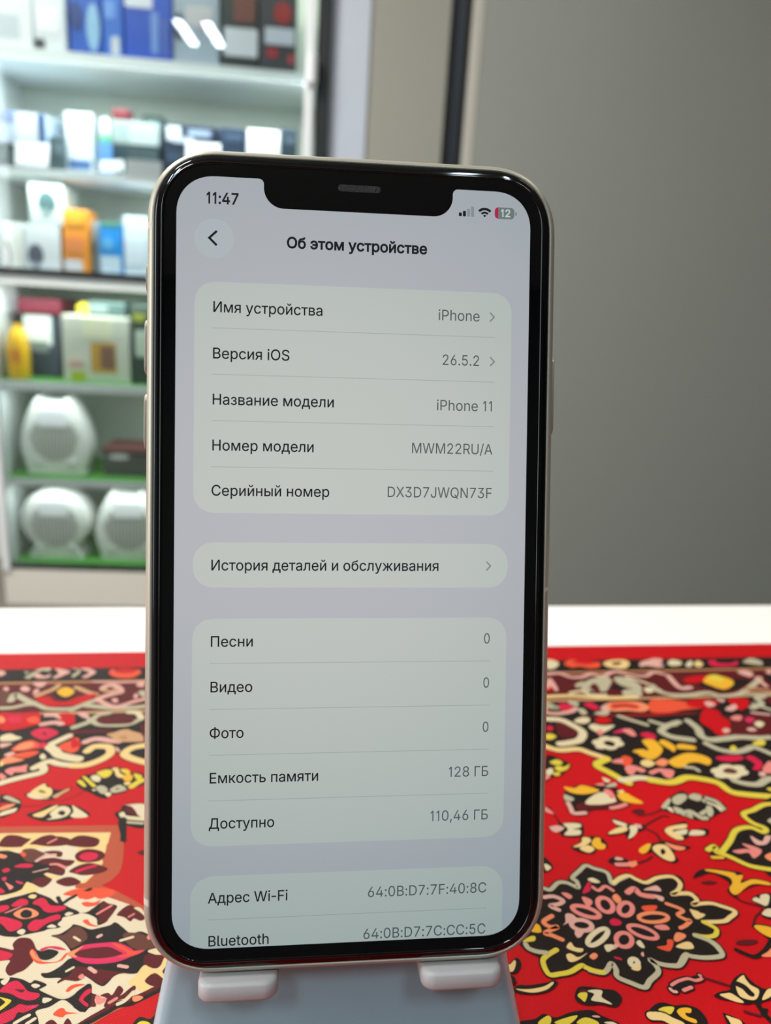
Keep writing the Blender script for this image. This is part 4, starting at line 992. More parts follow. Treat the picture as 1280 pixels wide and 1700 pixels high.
# ------------------------------------------------------------------ letter shapes (1000 units to the em)
GLYPHS = {
 ' ': (188, ""),
 ',': (188, "38,-119 68,71 137,71 84,-119"),
 '-': (453, "337,244 337,188 114,188 114,244"),
 '.': (188, "95,-4 78,-1 63,9 53,24 50,41 53,59 63,73 78,83 95,87 113,83 128,73 138,59 141,41 138,24 128,9 113,-1"),
 '/': (249, "235,533 71,-76 14,-76 178,533"),
 '0': (453, "227,-7 191,-4 159,7 130,24 105,48 85,77 69,113 57,155 50,202 48,254 50,306 57,353 69,395 85,431 106,461 130,484 159,502 191,512 227,516 262,512 294,502 323,484 348,461 368,431 384,395 396,353 403,306 405,254 403,202 396,155 384,113 368,77 348,48 323,24 295,7 263,-4|227,50 251,53 272,61 290,74 313,103 330,144 340,194 344,254 340,314 330,365 313,405 290,435 272,449 251,457 227,460 203,457 182,449 163,435 140,405 123,365 113,314 109,254 113,194 123,144 140,103 163,74 182,61 203,53"),
 '1': (312, "158,0 158,424 66,358 66,420 160,509 214,509 214,0"),
 '2': (453, "64,0 64,47 234,229 282,282 311,327 318,349 320,371 317,397 308,419 293,436 273,449 250,457 224,460 196,457 172,447 153,433 139,413 130,390 127,362 66,362 68,391 75,418 86,442 111,473 143,496 181,511 225,516 268,511 306,497 337,474 361,445 376,411 381,372 379,345 371,318 357,290 336,259 267,180 153,60 153,57 389,57 389,0"),
 '3': (453, "218,-7 173,-3 133,10 98,30 70,57 57,79 48,104 44,132 109,132 115,107 126,87 143,71 165,59 190,52 219,50 248,52 275,61 298,74 315,93 325,116 329,145 326,172 316,196 299,217 275,234 242,244 201,248 157,248 157,299 288,448 288,452 70,452 70,509 372,509 372,461 211,278 211,289 247,290 279,286 308,276 333,262 354,244 371,222 383,198 391,172 393,145 390,116 383,90 370,66 344,35 309,12 266,-2"),
 '4': (453, "40,105 40,158 247,509 311,509 109,166 109,163 413,163 413,105|282,0 282,121 282,146 282,318 343,318 343,0"),
 '5': (453, "221,-7 178,-2 140,11 108,32 83,60 67,93 60,130 122,130 127,108 138,89 154,73 173,60 196,52 221,50 250,54 276,64 298,81 314,104 324,132 328,162 324,193 314,221 297,244 275,262 248,273 218,277 167,268 145,258 128,246 67,253 96,509 366,509 366,452 151,452 134,301 136,301 155,314 178,325 203,332 229,334 263,330 294,321 321,306 345,285 364,260 379,231 388,198 391,163 389,131 381,102 369,76 343,41 309,15 282,3 253,-4"),
 '6': (453, "226,-7 196,-5 168,3 142,15 109,40 84,74 69,115 64,162 68,199 80,239 102,285 137,340 252,509 322,509 151,261 145,261 165,288 196,307 235,314 278,309 316,295 347,271 370,240 384,202 389,157 384,112 368,73 343,39 310,14 271,-2|226,48 254,52 279,63 299,79 314,101 324,128 327,157 324,187 314,213 299,235 279,251 254,262 226,265 198,262 174,252 154,236 138,214 128,188 125,158 128,128 138,102 154,80 174,63 198,52"),
 '7': (453, "97,0 323,448 323,452 62,452 62,509 391,509 391,449 165,0"),
 '8': (453, "226,-7 178,-2 136,11 100,33 74,62 62,84 54,109 52,135 55,166 65,195 81,220 101,241 125,256 153,265 153,267 130,276 110,289 93,308 80,330 73,354 70,380 75,417 90,450 114,477 146,498 183,512 226,516 269,512 306,498 337,477 361,450 377,417 382,380 379,354 372,330 359,308 343,289 323,276 300,267 300,265 327,256 351,241 371,220 387,195 397,166 401,135 398,109 391,84 378,62 352,33 317,11 274,-2|226,49 258,52 285,60 307,74 323,91 333,114 337,139 333,166 322,189 306,208 283,223 256,232 226,235 196,232 169,223 146,208 130,189 119,166 115,139 119,114 129,91 145,74 167,60 195,52|226,290 252,292 274,300 293,313 307,330 316,351 319,376 316,400 308,420 294,437 275,449 252,457 226,460 200,457 177,449 158,437 145,420 136,400 133,376 136,351 145,330 158,313 178,300 200,292"),
 ':': (188, "95,-4 78,-1 63,9 53,24 50,41 53,59 63,73 78,83 95,87 113,83 128,73 138,59 141,41 138,24 128,9 113,-1|95,271 78,274 63,284 53,299 50,316 53,334 63,349 78,358 95,362 113,358 128,349 138,334 141,316 138,299 128,284 113,274"),
 'A': (480, "16,0 201,509 276,509 463,0 395,0 287,302 264,372 232,478 245,478 213,371 191,302 85,0|110,142 110,199 370,199 370,142"),
 'B': (456, "60,0 60,509 241,509 290,504 329,491 359,470 381,442 394,410 398,374 395,344 387,320 373,301 356,286 337,275 315,267 315,262 339,257 363,245 385,227 402,203 414,173 418,136 414,100 400,67 386,48 367,31 344,18 301,4 247,0|125,57 245,57 281,60 309,67 330,80 344,96 352,115 355,137 352,162 342,184 327,203 306,218 280,228 248,231 125,231|125,285 238,285 264,288 288,296 308,309 323,326 333,348 336,372 333,394 326,413 313,429 294,442 270,449 240,452 125,452"),
 'C': (510, "267,-7 225,-3 186,7 150,25 118,49 92,79 70,115 53,157 43,203 40,254 43,305 53,352 70,393 92,429 118,459 150,484 186,502 225,512 267,516 305,513 340,504 373,490 402,471 427,447 448,418 463,385 473,348 408,348 400,373 389,395 375,413 357,428 338,440 315,449 267,456 237,453 209,445 184,432 161,414 141,392 125,364 113,332 106,295 103,254 106,213 113,177 125,145 141,117 161,94 184,76 210,63 237,56 267,53 315,60 338,69 357,81 375,96 389,114 408,160 473,160 464,124 448,91 428,62 402,38 373,18 341,5 305,-4"),
 'D': (502, "219,0 96,0 96,57 215,57 254,60 288,68 318,81 343,99 363,122 379,149 394,198 399,255 394,312 379,361 364,388 344,410 320,428 291,441 258,449 221,452 93,452 93,509 225,509 272,506 315,495 353,478 385,455 412,426 433,391 449,351 459,305 462,255 459,205 449,159 433,119 411,84 384,54 351,31 312,14 268,3|125,509 125,0 60,0 60,509"),
 'F': (410, "60,0 60,509 369,509 369,452 125,452 125,278 346,278 346,221 125,221 125,0"),
 'J': (396, "185,-7 143,-3 106,11 75,33 52,63 38,100 33,145 33,173 98,173 98,145 101,117 109,93 122,74 139,61 160,53 185,50 209,53 230,61 248,74 261,93 269,117 272,145 272,509 336,509 336,145 331,100 317,63 294,33 263,11 227,-3"),
 'M': (628, "60,0 60,509 152,509 277,187 287,159 299,123 311,84 322,49 307,49 318,83 330,121 342,158 352,187 476,509 568,509 568,0 504,0 504,291 504,327 505,369 506,413 507,457 513,457 498,409 482,363 467,322 456,291 342,0 286,0 170,291 159,321 145,361 129,408 112,457 119,457 120,416 121,372 122,328 122,291 122,0"),
 'N': (523, "60,0 60,509 136,509 343,183 363,151 388,107 414,55 405,54 401,108 399,157 399,195 399,509 463,509 463,0 387,0 202,290 177,331 148,381 108,452 119,454 122,384 124,328 125,291 125,0"),
 'O': (533, "267,-7 225,-3 186,7 150,25 119,49 92,79 70,115 53,157 43,203 40,254 43,305 53,352 70,393 92,429 119,459 150,484 186,502 225,512 267,516 309,512 348,502 384,484 415,459 442,429 464,393 480,352 490,305 493,254 490,203 480,157 464,115 442,79 415,49 384,25 348,7 309,-3|267,53 296,56 324,63 349,76 372,94 392,116 408,144 420,176 428,213 430,254 428,296 420,333 408,365 392,392 372,415 349,433 324,446 296,453 267,456 237,453 210,446 184,433 161,415 141,392 125,364 113,332 106,295 103,254 106,213 113,176 125,144 141,117 161,94 184,76 210,63 237,56"),
 'P': (445, "60,0 60,509 235,509 272,507 304,499 332,487 356,471 375,452 390,430 404,391 409,348 404,304 390,265 366,233 332,207 304,195 272,188 235,186 109,186 109,242 233,242 269,246 297,256 318,272 333,294 342,320 344,348 342,376 333,402 318,423 297,439 268,449 232,452 125,452 125,0"),
 'Q': (533, "245,159 313,159 369,85 384,65 468,-48 401,-48 346,27 331,46|267,-7 225,-3 186,7 150,25 119,49 92,79 70,115 53,157 43,203 40,254 43,305 53,352 70,393 92,429 119,459 150,484 186,502 225,512 267,516 309,512 348,502 384,484 415,459 442,429 464,393 480,352 490,305 493,254 490,203 480,157 464,115 442,79 415,49 384,25 348,7 309,-3|267,53 296,56 324,63 349,76 372,94 392,116 408,144 420,176 428,213 430,254 428,296 420,333 408,365 392,392 372,415 349,433 324,446 296,453 267,456 237,453 210,446 184,433 161,415 141,392 125,364 113,332 106,295 103,254 106,213 113,176 125,144 141,117 161,94 184,76 210,63 237,56"),
 'R': (449, "60,0 60,509 236,509 289,504 333,489 357,474 376,455 390,433 404,395 409,352 404,309 390,271 376,250 357,232 333,217 289,203 236,198 96,198 96,255 234,255 269,258 298,267 319,281 334,300 342,324 345,352 342,380 334,405 319,425 298,440 269,449 233,452 125,452 125,0|353,0 230,229 303,229 428,0"),
 'S': (447, "224,-9 172,-4 128,9 102,23 81,40 64,60 46,96 38,137 104,137 110,110 123,88 142,71 166,59 194,51 224,49 257,52 286,60 310,74 329,92 342,114 346,139 342,161 332,179 316,193 296,205 245,222 184,239 145,253 112,269 86,289 67,313 56,341 52,372 55,400 62,425 75,448 102,476 138,498 180,512 227,516 274,512 316,498 351,476 377,449 394,415 401,378 337,378 332,401 320,421 302,437 280,449 254,456 225,459 194,456 167,448 145,435 129,418 119,398 115,376 119,352 131,334 148,319 169,308 212,293 264,279 312,264 359,238 378,220 395,198 405,171 408,139 406,112 398,87 386,64 370,43 349,25 323,11 278,-4"),
 'U': (517, "259,-8 221,-5 186,2 154,15 126,33 103,55 85,80 71,108 63,139 60,173 60,509 124,509 124,178 128,144 141,113 161,88 187,68 220,56 259,52 298,56 331,68 357,88 377,113 389,144 393,178 393,509 457,509 457,173 454,139 446,108 433,80 414,55 391,33 363,15 332,2 297,-5"),
 'W': (686, "155,0 16,509 82,509 163,196 175,145 187,94 197,40 189,40 200,94 211,145 224,196 306,509 380,509 462,196 474,145 486,94 497,40 488,40 499,94 510,145 523,196 603,509 670,509 530,0 455,0 368,323 351,391 336,475 350,475 335,395 318,323 230,0"),
 'X': (474, "18,0 217,284 217,236 29,509 104,509 178,400 204,361 223,329 243,292 232,292 252,329 272,361 298,400 374,509 446,509 259,239 259,287 456,0 382,0 292,129 268,165 250,195 230,231 244,231 225,196 206,166 182,129 91,0"),
 'e': (404, "212,-8 177,-5 145,3 117,16 92,35 72,58 56,85 44,116 36,150 34,187 39,242 55,290 71,317 91,340 115,359 142,373 172,381 205,384 236,382 266,374 294,360 319,341 341,315 357,282 367,242 371,194 371,169 75,169 75,221 338,221 310,202 307,237 298,269 283,294 263,314 237,326 205,330 173,326 146,313 125,294 109,270 99,241 96,211 96,178 100,139 110,106 128,80 151,61 179,50 212,46 254,53 271,61 285,73 306,105 365,91 353,63 335,39 311,19 283,4 249,-5"),
 'h': (410, "114,227 114,0 53,0 53,509 114,509 114,287 102,287 116,319 132,344 152,362 175,374 200,382 227,384 264,380 295,369 321,349 341,321 353,285 357,240 357,0 296,0 296,235 293,263 286,286 273,304 256,318 235,326 210,329 184,326 161,317 141,303 126,283 117,257"),
 'i': (167, "53,0 53,379 114,379 114,0|84,443 68,446 54,455 44,468 41,483 44,499 54,512 68,521 84,524 100,521 114,512 123,499 126,483 123,468 114,455 100,446"),
 'l': (189, "139,-2 112,0 91,8 74,20 62,37 55,59 53,84 53,509 114,509 114,99 120,62 130,54 146,52 160,53 170,54 181,3 162,-1"),
 'n': (410, "114,227 114,0 53,0 53,379 112,379 112,287 102,287 116,319 132,344 152,362 175,374 200,382 227,384 264,380 295,369 321,349 341,321 353,285 357,240 357,0 296,0 296,235 293,263 286,286 273,304 256,318 235,326 210,329 184,326 161,317 141,303 126,283 117,257"),
 'o': (415, "207,-8 174,-5 144,3 117,16 93,35 73,58 56,85 44,116 36,150 34,187 36,225 44,260 56,291 73,318 93,341 117,360 144,373 174,381 207,384 241,381 271,373 299,360 323,341 343,318 359,291 371,260 379,225 381,187 379,150 371,116 359,85 343,58 323,35 299,16 271,3 241,-5|207,46 242,51 270,66 292,88 307,117 316,151 319,187 316,224 307,258 292,287 270,310 242,325 207,330 173,325 145,310 124,287 108,258 99,224 96,187 99,151 108,117 124,88 145,66 173,51"),
 't': (227, "204,379 204,327 6,327 6,379|65,471 126,471 126,98 128,76 136,61 150,53 170,50 185,51 202,54 213,2 192,-3 168,-4 138,-1 113,7 92,21 77,40 68,64 65,93"),
 'u': (410, "182,-5 146,-1 115,11 89,30 69,59 57,95 53,139 53,379 114,379 114,144 116,116 124,93 137,75 154,61 175,53 200,50 226,53 249,62 269,76 283,97 293,122 296,153 296,379 357,379 357,0 298,0 298,92 307,92 294,60 277,35 257,17 234,5 209,-3"),
 'А': (480, "16,0 201,509 276,509 463,0 395,0 287,302 264,372 232,478 245,478 213,371 191,302 85,0|110,142 110,199 370,199 370,142"),
 'Б': (449, "60,0 60,509 364,509 364,452 125,452 125,295 242,295 290,291 332,278 365,256 390,228 406,192 411,151 406,108 390,71 375,50 355,32 332,18 291,4 242,0|125,56 240,56 272,59 299,67 320,81 335,100 344,123 347,151 344,177 335,199 320,216 299,229 272,236 240,239 125,239"),
 'В': (456, "60,0 60,509 241,509 290,504 329,491 359,470 381,442 394,410 398,374 395,344 387,320 373,301 356,286 337,275 315,267 315,262 339,257 363,245 385,227 402,203 414,173 418,136 414,100 400,67 386,48 367,31 344,18 301,4 247,0|125,57 245,57 281,60 309,67 330,80 344,96 352,115 355,137 352,162 342,184 327,203 306,218 280,228 248,231 125,231|125,285 238,285 264,288 288,296 308,309 323,326 333,348 336,372 333,394 326,413 313,429 294,442 270,449 240,452 125,452"),
 'Г': (401, "370,509 370,452 125,452 125,0 60,0 60,509"),
 'Д': (569, "32,-109 32,57 73,57 97,86 117,132 133,199 145,294 162,509 480,509 480,57 537,57 537,-109 475,-109 475,0 94,0 94,-109|147,57 416,57 416,452 221,452 208,294 196,194 176,111 163,80"),
 'Е': (419, "60,0 60,509 372,509 372,452 125,452 125,286 355,286 355,229 125,229 125,57 375,57 375,0"),
 'И': (523, "463,0 398,0 398,291 399,328 402,384 404,454 416,452 376,381 346,331 321,290 137,0 60,0 60,509 125,509 125,195 124,157 123,108 118,54 110,55 136,107 161,151 180,183 388,509 463,509"),
 'Н': (517, "60,0 60,509 125,509 125,289 392,289 392,509 457,509 457,0 392,0 392,232 125,232 125,0"),
 'О': (533, "267,-7 225,-3 186,7 150,25 119,49 92,79 70,115 53,157 43,203 40,254 43,305 53,352 70,393 92,429 119,459 150,484 186,502 225,512 267,516 309,512 348,502 384,484 415,459 442,429 464,393 480,352 490,305 493,254 490,203 480,157 464,115 442,79 415,49 384,25 348,7 309,-3|267,53 296,56 324,63 349,76 372,94 392,116 408,144 420,176 428,213 430,254 428,296 420,333 408,365 392,392 372,415 349,433 324,446 296,453 267,456 237,453 210,446 184,433 161,415 141,392 125,364 113,332 106,295 103,254 106,213 113,176 125,144 141,117 161,94 184,76 210,63 237,56"),
 'П': (517, "457,509 457,0 392,0 392,452 125,452 125,0 60,0 60,509"),
 'С': (510, "267,-7 225,-3 186,7 150,25 118,49 92,79 70,115 53,157 43,203 40,254 43,305 53,352 70,393 92,429 118,459 150,484 186,502 225,512 267,516 305,513 340,504 373,490 402,471 427,447 448,418 463,385 473,348 408,348 400,373 389,395 375,413 357,428 338,440 315,449 267,456 237,453 209,445 184,432 161,414 141,392 125,364 113,332 106,295 103,254 106,213 113,177 125,145 141,117 161,94 184,76 210,63 237,56 267,53 315,60 338,69 357,81 375,96 389,114 408,160 473,160 464,124 448,91 428,62 402,38 373,18 341,5 305,-4"),
 'Ф': (578, "267,37 222,40 182,48 146,63 115,83 89,109 68,139 53,173 43,212 40,254 43,297 53,336 68,370 89,400 115,426 146,446 182,460 222,469 267,472 311,472 355,469 395,460 431,446 462,426 489,400 510,370 525,336 534,297 537,254 534,212 525,173 510,139 489,109 462,83 431,63 395,48 355,40 311,37|269,96 308,96 358,100 399,114 422,128 441,146 456,168 470,207 475,254 470,301 456,341 432,372 399,395 358,408 308,413 269,413 220,408 179,395 146,372 122,341 108,301 103,254 108,207 122,168 137,146 156,128 179,114 220,100|257,-29 257,538 321,538 321,-29"),
 'а': (389, "160,-9 126,-5 94,5 68,22 48,45 34,74 30,108 34,138 43,161 58,179 78,193 125,211 178,220 234,227 265,235 273,243 276,255 276,257 274,278 267,297 256,311 240,322 220,329 196,331 171,329 149,322 132,313 118,301 100,274 41,291 57,322 79,346 104,364 133,375 163,382 194,384 239,379 263,372 286,360 306,343 322,320 333,290 337,251 337,0 277,0 277,52 272,52 252,25 236,12 215,1 190,-6|170,45 202,49 228,59 248,74 263,93 272,115 276,138 276,190 259,182 231,176 200,171 175,168 134,159 117,150 103,139 95,124 92,105 94,87 102,72 114,60 130,52"),
 'б': (411, "208,-8 176,-5 146,2 119,15 95,33 74,55 57,82 44,113 37,147 34,185 34,198 36,253 41,301 50,342 62,376 79,404 101,426 127,443 159,455 196,463 238,468 273,475 290,488 294,509 349,509 346,483 338,461 324,444 304,431 275,422 238,417 192,411 155,401 135,390 119,375 107,356 93,318 85,266 86,266 99,291 118,314 141,334 167,350 197,360 229,363 256,360 281,352 304,339 334,311 357,274 368,246 375,215 377,181 375,146 367,114 355,84 339,58 319,35 295,17 268,3 239,-5|208,46 240,50 266,62 288,81 303,108 313,140 316,178 313,216 304,249 289,274 268,294 242,306 211,310 179,306 151,293 128,272 110,245 99,213 96,175 99,140 109,109 126,82 148,62 176,50"),
 'в': (392, "53,0 53,379 208,379 246,376 279,367 307,352 327,332 339,307 343,278 341,257 335,240 324,226 300,210 270,199 312,185 330,171 345,152 355,130 358,102 354,74 343,50 324,29 300,13 269,3 232,0|111,56 232,56 258,59 279,70 291,86 295,108 291,134 279,153 258,165 232,169 111,169|111,220 209,220 240,224 263,234 277,251 282,273 277,294 262,310 239,320 208,324 111,324"),
 'д': (427, "13,-110 13,56 44,56 65,82 79,116 90,164 98,231 110,379 356,379 356,56 414,56 414,-110 353,-110 353,0 74,0 74,-110|114,56 295,56 295,323 166,323 157,231 143,127 131,87"),
 'е': (404, "212,-8 177,-5 145,3 117,16 92,35 72,58 56,85 44,116 36,150 34,187 39,242 55,290 71,317 91,340 115,359 142,373 172,381 205,384 236,382 266,374 294,360 319,341 341,315 357,282 367,242 371,194 371,169 75,169 75,221 338,221 310,202 307,237 298,269 283,294 263,314 237,326 205,330 173,326 146,313 125,294 109,270 99,241 96,211 96,178 100,139 110,106 128,80 151,61 179,50 212,46 254,53 271,61 285,73 306,105 365,91 353,63 335,39 311,19 283,4 249,-5"),
 'ж': (563, "21,0 174,193 23,379 95,379 221,218 252,218 252,379 313,379 313,218 342,218 468,379 541,379 390,193 543,0 469,0 342,162 313,162 313,0 252,0 252,162 223,162 95,0"),
 'з': (343, "171,-4 134,-1 101,8 73,23 51,43 36,67 31,95 94,95 100,76 117,61 142,51 171,47 202,52 227,65 239,77 247,92 249,109 246,126 239,141 226,154 198,167 163,171 138,171 138,217 163,217 192,221 217,233 233,252 238,276 234,299 220,318 199,330 173,334 145,330 122,319 109,309 102,296 99,281 40,281 45,310 59,335 80,355 107,371 138,380 173,384 209,380 239,370 264,353 283,332 294,307 298,279 296,258 289,240 277,224 254,207 225,197 225,194 252,188 274,178 291,164 303,147 310,127 313,104 308,75 294,48 273,26 244,10 210,-1"),
 'и': (411, "358,0 296,0 296,274 293,274 111,0 53,0 53,379 114,379 114,104 118,104 300,379 358,379"),
 'й': (411, "358,0 296,0 296,274 293,274 111,0 53,0 53,379 114,379 114,104 118,104 300,379 358,379|205,433 179,436 155,446 136,461 120,481 110,504 107,529 151,529 155,508 166,491 184,480 205,476 227,480 244,491 255,508 259,529 304,529 301,504 291,481 275,461 256,446 232,436"),
 'к': (376, "53,0 53,379 114,379 114,215 152,215 288,379 366,379 213,196 368,0 290,0 167,159 114,159 114,0"),
 'л': (400, "6,0 6,56 20,56 36,58 48,63 59,72 67,86 78,133 84,211 91,379 348,379 348,0 286,0 286,323 149,323 143,189 138,131 129,84 115,47 94,21 76,9 54,2 27,0"),
 'м': (535, "53,0 53,379 144,379 232,168 246,132 257,100 265,70 273,41 263,41 270,69 278,100 289,132 303,168 390,379 482,379 482,0 421,0 421,197 421,237 422,276 422,315 423,354 430,354 415,300 399,252 377,198 294,0 240,0 156,198 135,252 118,300 102,354 111,354 112,318 113,279 113,238 113,197 113,0"),
 'н': (409, "309,223 309,167 99,167 99,223|114,379 114,0 53,0 53,379|356,379 356,0 295,0 295,379"),
 'о': (415, "207,-8 174,-5 144,3 117,16 93,35 73,58 56,85 44,116 36,150 34,187 36,225 44,260 56,291 73,318 93,341 117,360 144,373 174,381 207,384 241,381 271,373 299,360 323,341 343,318 359,291 371,260 379,225 381,187 379,150 371,116 359,85 343,58 323,35 299,16 271,3 241,-5|207,46 242,51 270,66 292,88 307,117 316,151 319,187 316,224 307,258 292,287 270,310 242,325 207,330 173,325 145,310 124,287 108,258 99,224 96,187 99,151 108,117 124,88 145,66 173,51"),
 'п': (408, "355,379 355,0 294,0 294,323 114,323 114,0 53,0 53,379"),
 'р': (424, "53,-143 53,379 112,379 112,319 118,319 137,346 171,373 197,382 229,384 260,381 288,374 313,361 335,343 354,320 370,293 385,245 390,189 385,133 370,84 354,57 335,34 313,16 288,3 260,-5 229,-8 198,-5 173,4 153,17 138,31 118,59 114,59 114,-143|220,47 252,52 279,66 300,88 316,117 325,151 328,189 325,227 316,261 301,289 280,311 253,325 220,330 188,326 161,312 140,291 125,263 116,229 113,189 116,149 125,115 140,87 162,65 188,52"),
 'с': (396, "207,-8 174,-5 144,3 117,16 93,35 73,58 56,85 44,116 36,150 34,187 36,225 44,260 56,291 73,318 93,341 117,360 144,373 174,381 207,384 260,377 305,356 324,340 340,322 353,301 362,277 303,262 290,289 270,311 242,325 207,330 173,325 145,310 124,287 108,258 99,224 96,187 99,151 108,117 124,88 145,66 173,51 207,46 243,52 271,66 292,89 304,117 363,102 341,56 306,21 261,-1"),
 'т': (325, "132,0 132,325 6,325 6,379 319,379 319,325 193,325 193,0"),
 'у': (389, "47,-139 61,-86 71,-87 104,-89 118,-84 130,-74 141,-58 151,-36 163,-1 17,379 84,379 165,155 187,87 206,21 184,21 202,87 224,155 305,379 371,379 204,-58 177,-107 159,-124 139,-136 116,-143 91,-145 65,-143"),
 'ы': (511, "104,244 214,244 255,240 290,228 318,210 337,186 349,156 353,123 349,90 337,61 317,36 290,16 255,4 214,0 53,0 53,379 114,379 114,56 214,56 245,60 270,74 282,87 290,103 292,121 290,140 282,156 270,169 245,182 214,187 104,187|397,0 397,379 458,379 458,0"),
 'ь': (388, "104,244 214,244 255,240 290,228 318,210 337,186 349,156 353,123 349,90 337,61 317,36 290,16 255,4 214,0 53,0 53,379 114,379 114,56 214,56 245,60 270,74 282,87 290,103 292,121 290,140 282,156 270,169 245,182 214,187 104,187"),
 'э': (396, "188,-8 135,-1 89,21 55,56 33,102 91,117 104,89 125,66 153,52 188,46 222,51 251,66 272,88 287,117 296,151 299,187 296,224 287,258 272,287 251,310 222,325 188,330 154,325 126,311 105,289 93,262 34,277 43,301 56,322 72,340 91,356 136,377 188,384 221,381 252,373 279,360 303,341 323,318 340,291 352,260 359,225 362,187 359,150 352,116 340,85 323,58 303,35 279,16 252,3 221,-5|309,163 132,163 132,218 309,218"),
 'я': (385, "332,0 271,0 271,326 184,326 142,322 114,309 102,296 95,279 93,259 95,240 102,224 114,211 132,201 155,196 184,194 298,194 298,142 180,142 134,146 97,156 68,174 48,198 36,226 32,259 36,293 48,322 68,346 97,364 134,375 180,379 332,379|85,0 15,0 122,172 190,172"),
}
# ------------------------------------------------------------------ smartphone
RP = np.array([[0.9945, 0.0126, -0.1035], [-0.0103, 0.9997, 0.0227], [0.1038, -0.0215, 0.9944]])
TP = np.array([-5.89, -10.15, 141.9]) / 1000
ax, ay, az = W @ RP[:, 0], W @ RP[:, 1], -(W @ RP[:, 2])
pc = W @ TP + CPOS
PM = Matrix(((ax[0], ay[0], az[0], pc[0]), (ax[1], ay[1], az[1], pc[1]), (ax[2], ay[2], az[2], pc[2]), (0, 0, 0, 1)))
mm = 0.001
phone = thing('smartphone', 'smartphone with lit settings screen and pale metal frame leaning in the grey stand', 'smartphone')
base_l = Vector((0, -75.45 * mm, 0))
phone.matrix_world = PM @ Matrix.Translation(base_l)
OFF = 75.45                                  # local origin sits at the bottom edge
def plocal(x, y, z=0.0):
    """pixel -> phone-face millimetres (x right, y up from the bottom edge)"""
    n = RP[:, 2]; o = TP - n * z * mm; r = np.array([(x - CX) / F, (CY - y) / F, 1.0]); s = (n @ o) / (n @ r); q = RP.T @ (r * s - TP)
    return q[0] * 1000, q[1] * 1000 + OFF
BW, BH = 75.7, 150.9
alu = mat('pale_anodised_aluminium', (180, 172, 154), 0.4, metal=0.4)
blackglass = mat('black_front_glass', (4, 4, 6), 0.04, spec=0.5)
def ring(ins, z, n=14, R=13.2, e=2.25):
    return [(x * mm, y * mm, z * mm) for x, y in rrect(-BW / 2 + ins, BW / 2 - ins, ins, BH - ins, R - ins, n, e)]
prof = [(1.75, -0.55), (1.62, -0.30), (1.45, -0.26), (1.2, -0.36), (0.8, -0.75), (0.42, -1.4), (0.15, -2.3), (0.0, -3.6), (0.0, -4.7), (0.15, -6.0), (0.5, -7.1), (1.0, -7.8), (1.7, -8.2), (2.4, -8.3)]
MB().loft([ring(i, z) for i, z in prof], cap0=False, cap1=True).build('frame', alu, phone, smooth=50)
# display outline in screen points (414 x 896)
PT = 64.58 / 414
def sp(x, y): return ((x - 207) * PT, 75.45 + (448 - y) * PT)
def arc(cx, cy, r, a0, a1, n=8, e=2.0):
    o = []
    for k in range(n + 1):
        t = math.radians(a0 + (a1 - a0) * k / n); c, s = math.cos(t), math.sin(t)
        o.append((cx + r * math.copysign(abs(c) ** (2 / e), c), cy + r * math.copysign(abs(s) ** (2 / e), s)))
    return o
R = 44
NL, NR, NB = 98.5, 319.5, 33.0               # notch
out = []
out += arc(R, R, R, 180, 270, 12, 2.15)
out += arc(NL - 6, 6, 6, 270, 360, 5)
out += arc(NL + 23, NB - 23, 23, 180, 90, 10)
out += arc(NR - 23, NB - 23, 23, 90, 0, 10)
out += arc(NR + 6, 6, 6, 180, 270, 5)
out += arc(414 - R, R, R, 270, 360, 12, 2.15)
out += arc(414 - R, 896 - R, R, 0, 90, 12, 2.15)
out += arc(R, 896 - R, R, 90, 180, 12, 2.15)
disp = [sp(*p) for p in out]
# black border glass: curved edge plus flat face with the display cut out
mb = MB()
gp2 = [(1.70, -0.52), (1.73, -0.42), (1.80, -0.33), (1.91, -0.245), (2.06, -0.165), (2.26, -0.095), (2.5, -0.042), (2.8, -0.01), (3.1, 0.0)]
mb.loft([ring(i, z) for i, z in gp2], cap0=False, cap1=False)
outer = [(p[0] / mm, p[1] / mm) for p in ring(3.1, 0)]
v, f = tess([outer, disp]); mb.add([(p[0] * mm, p[1] * mm, 0) for p in v], f)
bez = mb.build('screen_border', blackglass, phone, smooth=35, merge=True)

pr_ = MB()
pr_.loft([ring(i, z, R=12.6) for i, z in ((2.92, -0.01), (2.90, 0.10), (2.95, 0.19), (3.06, 0.245), (3.22, 0.25), (3.36, 0.19), (3.42, -0.01))], cap0=False, cap1=False)
pr_.build('screen_protector_edge', blackglass, phone, smooth=60)

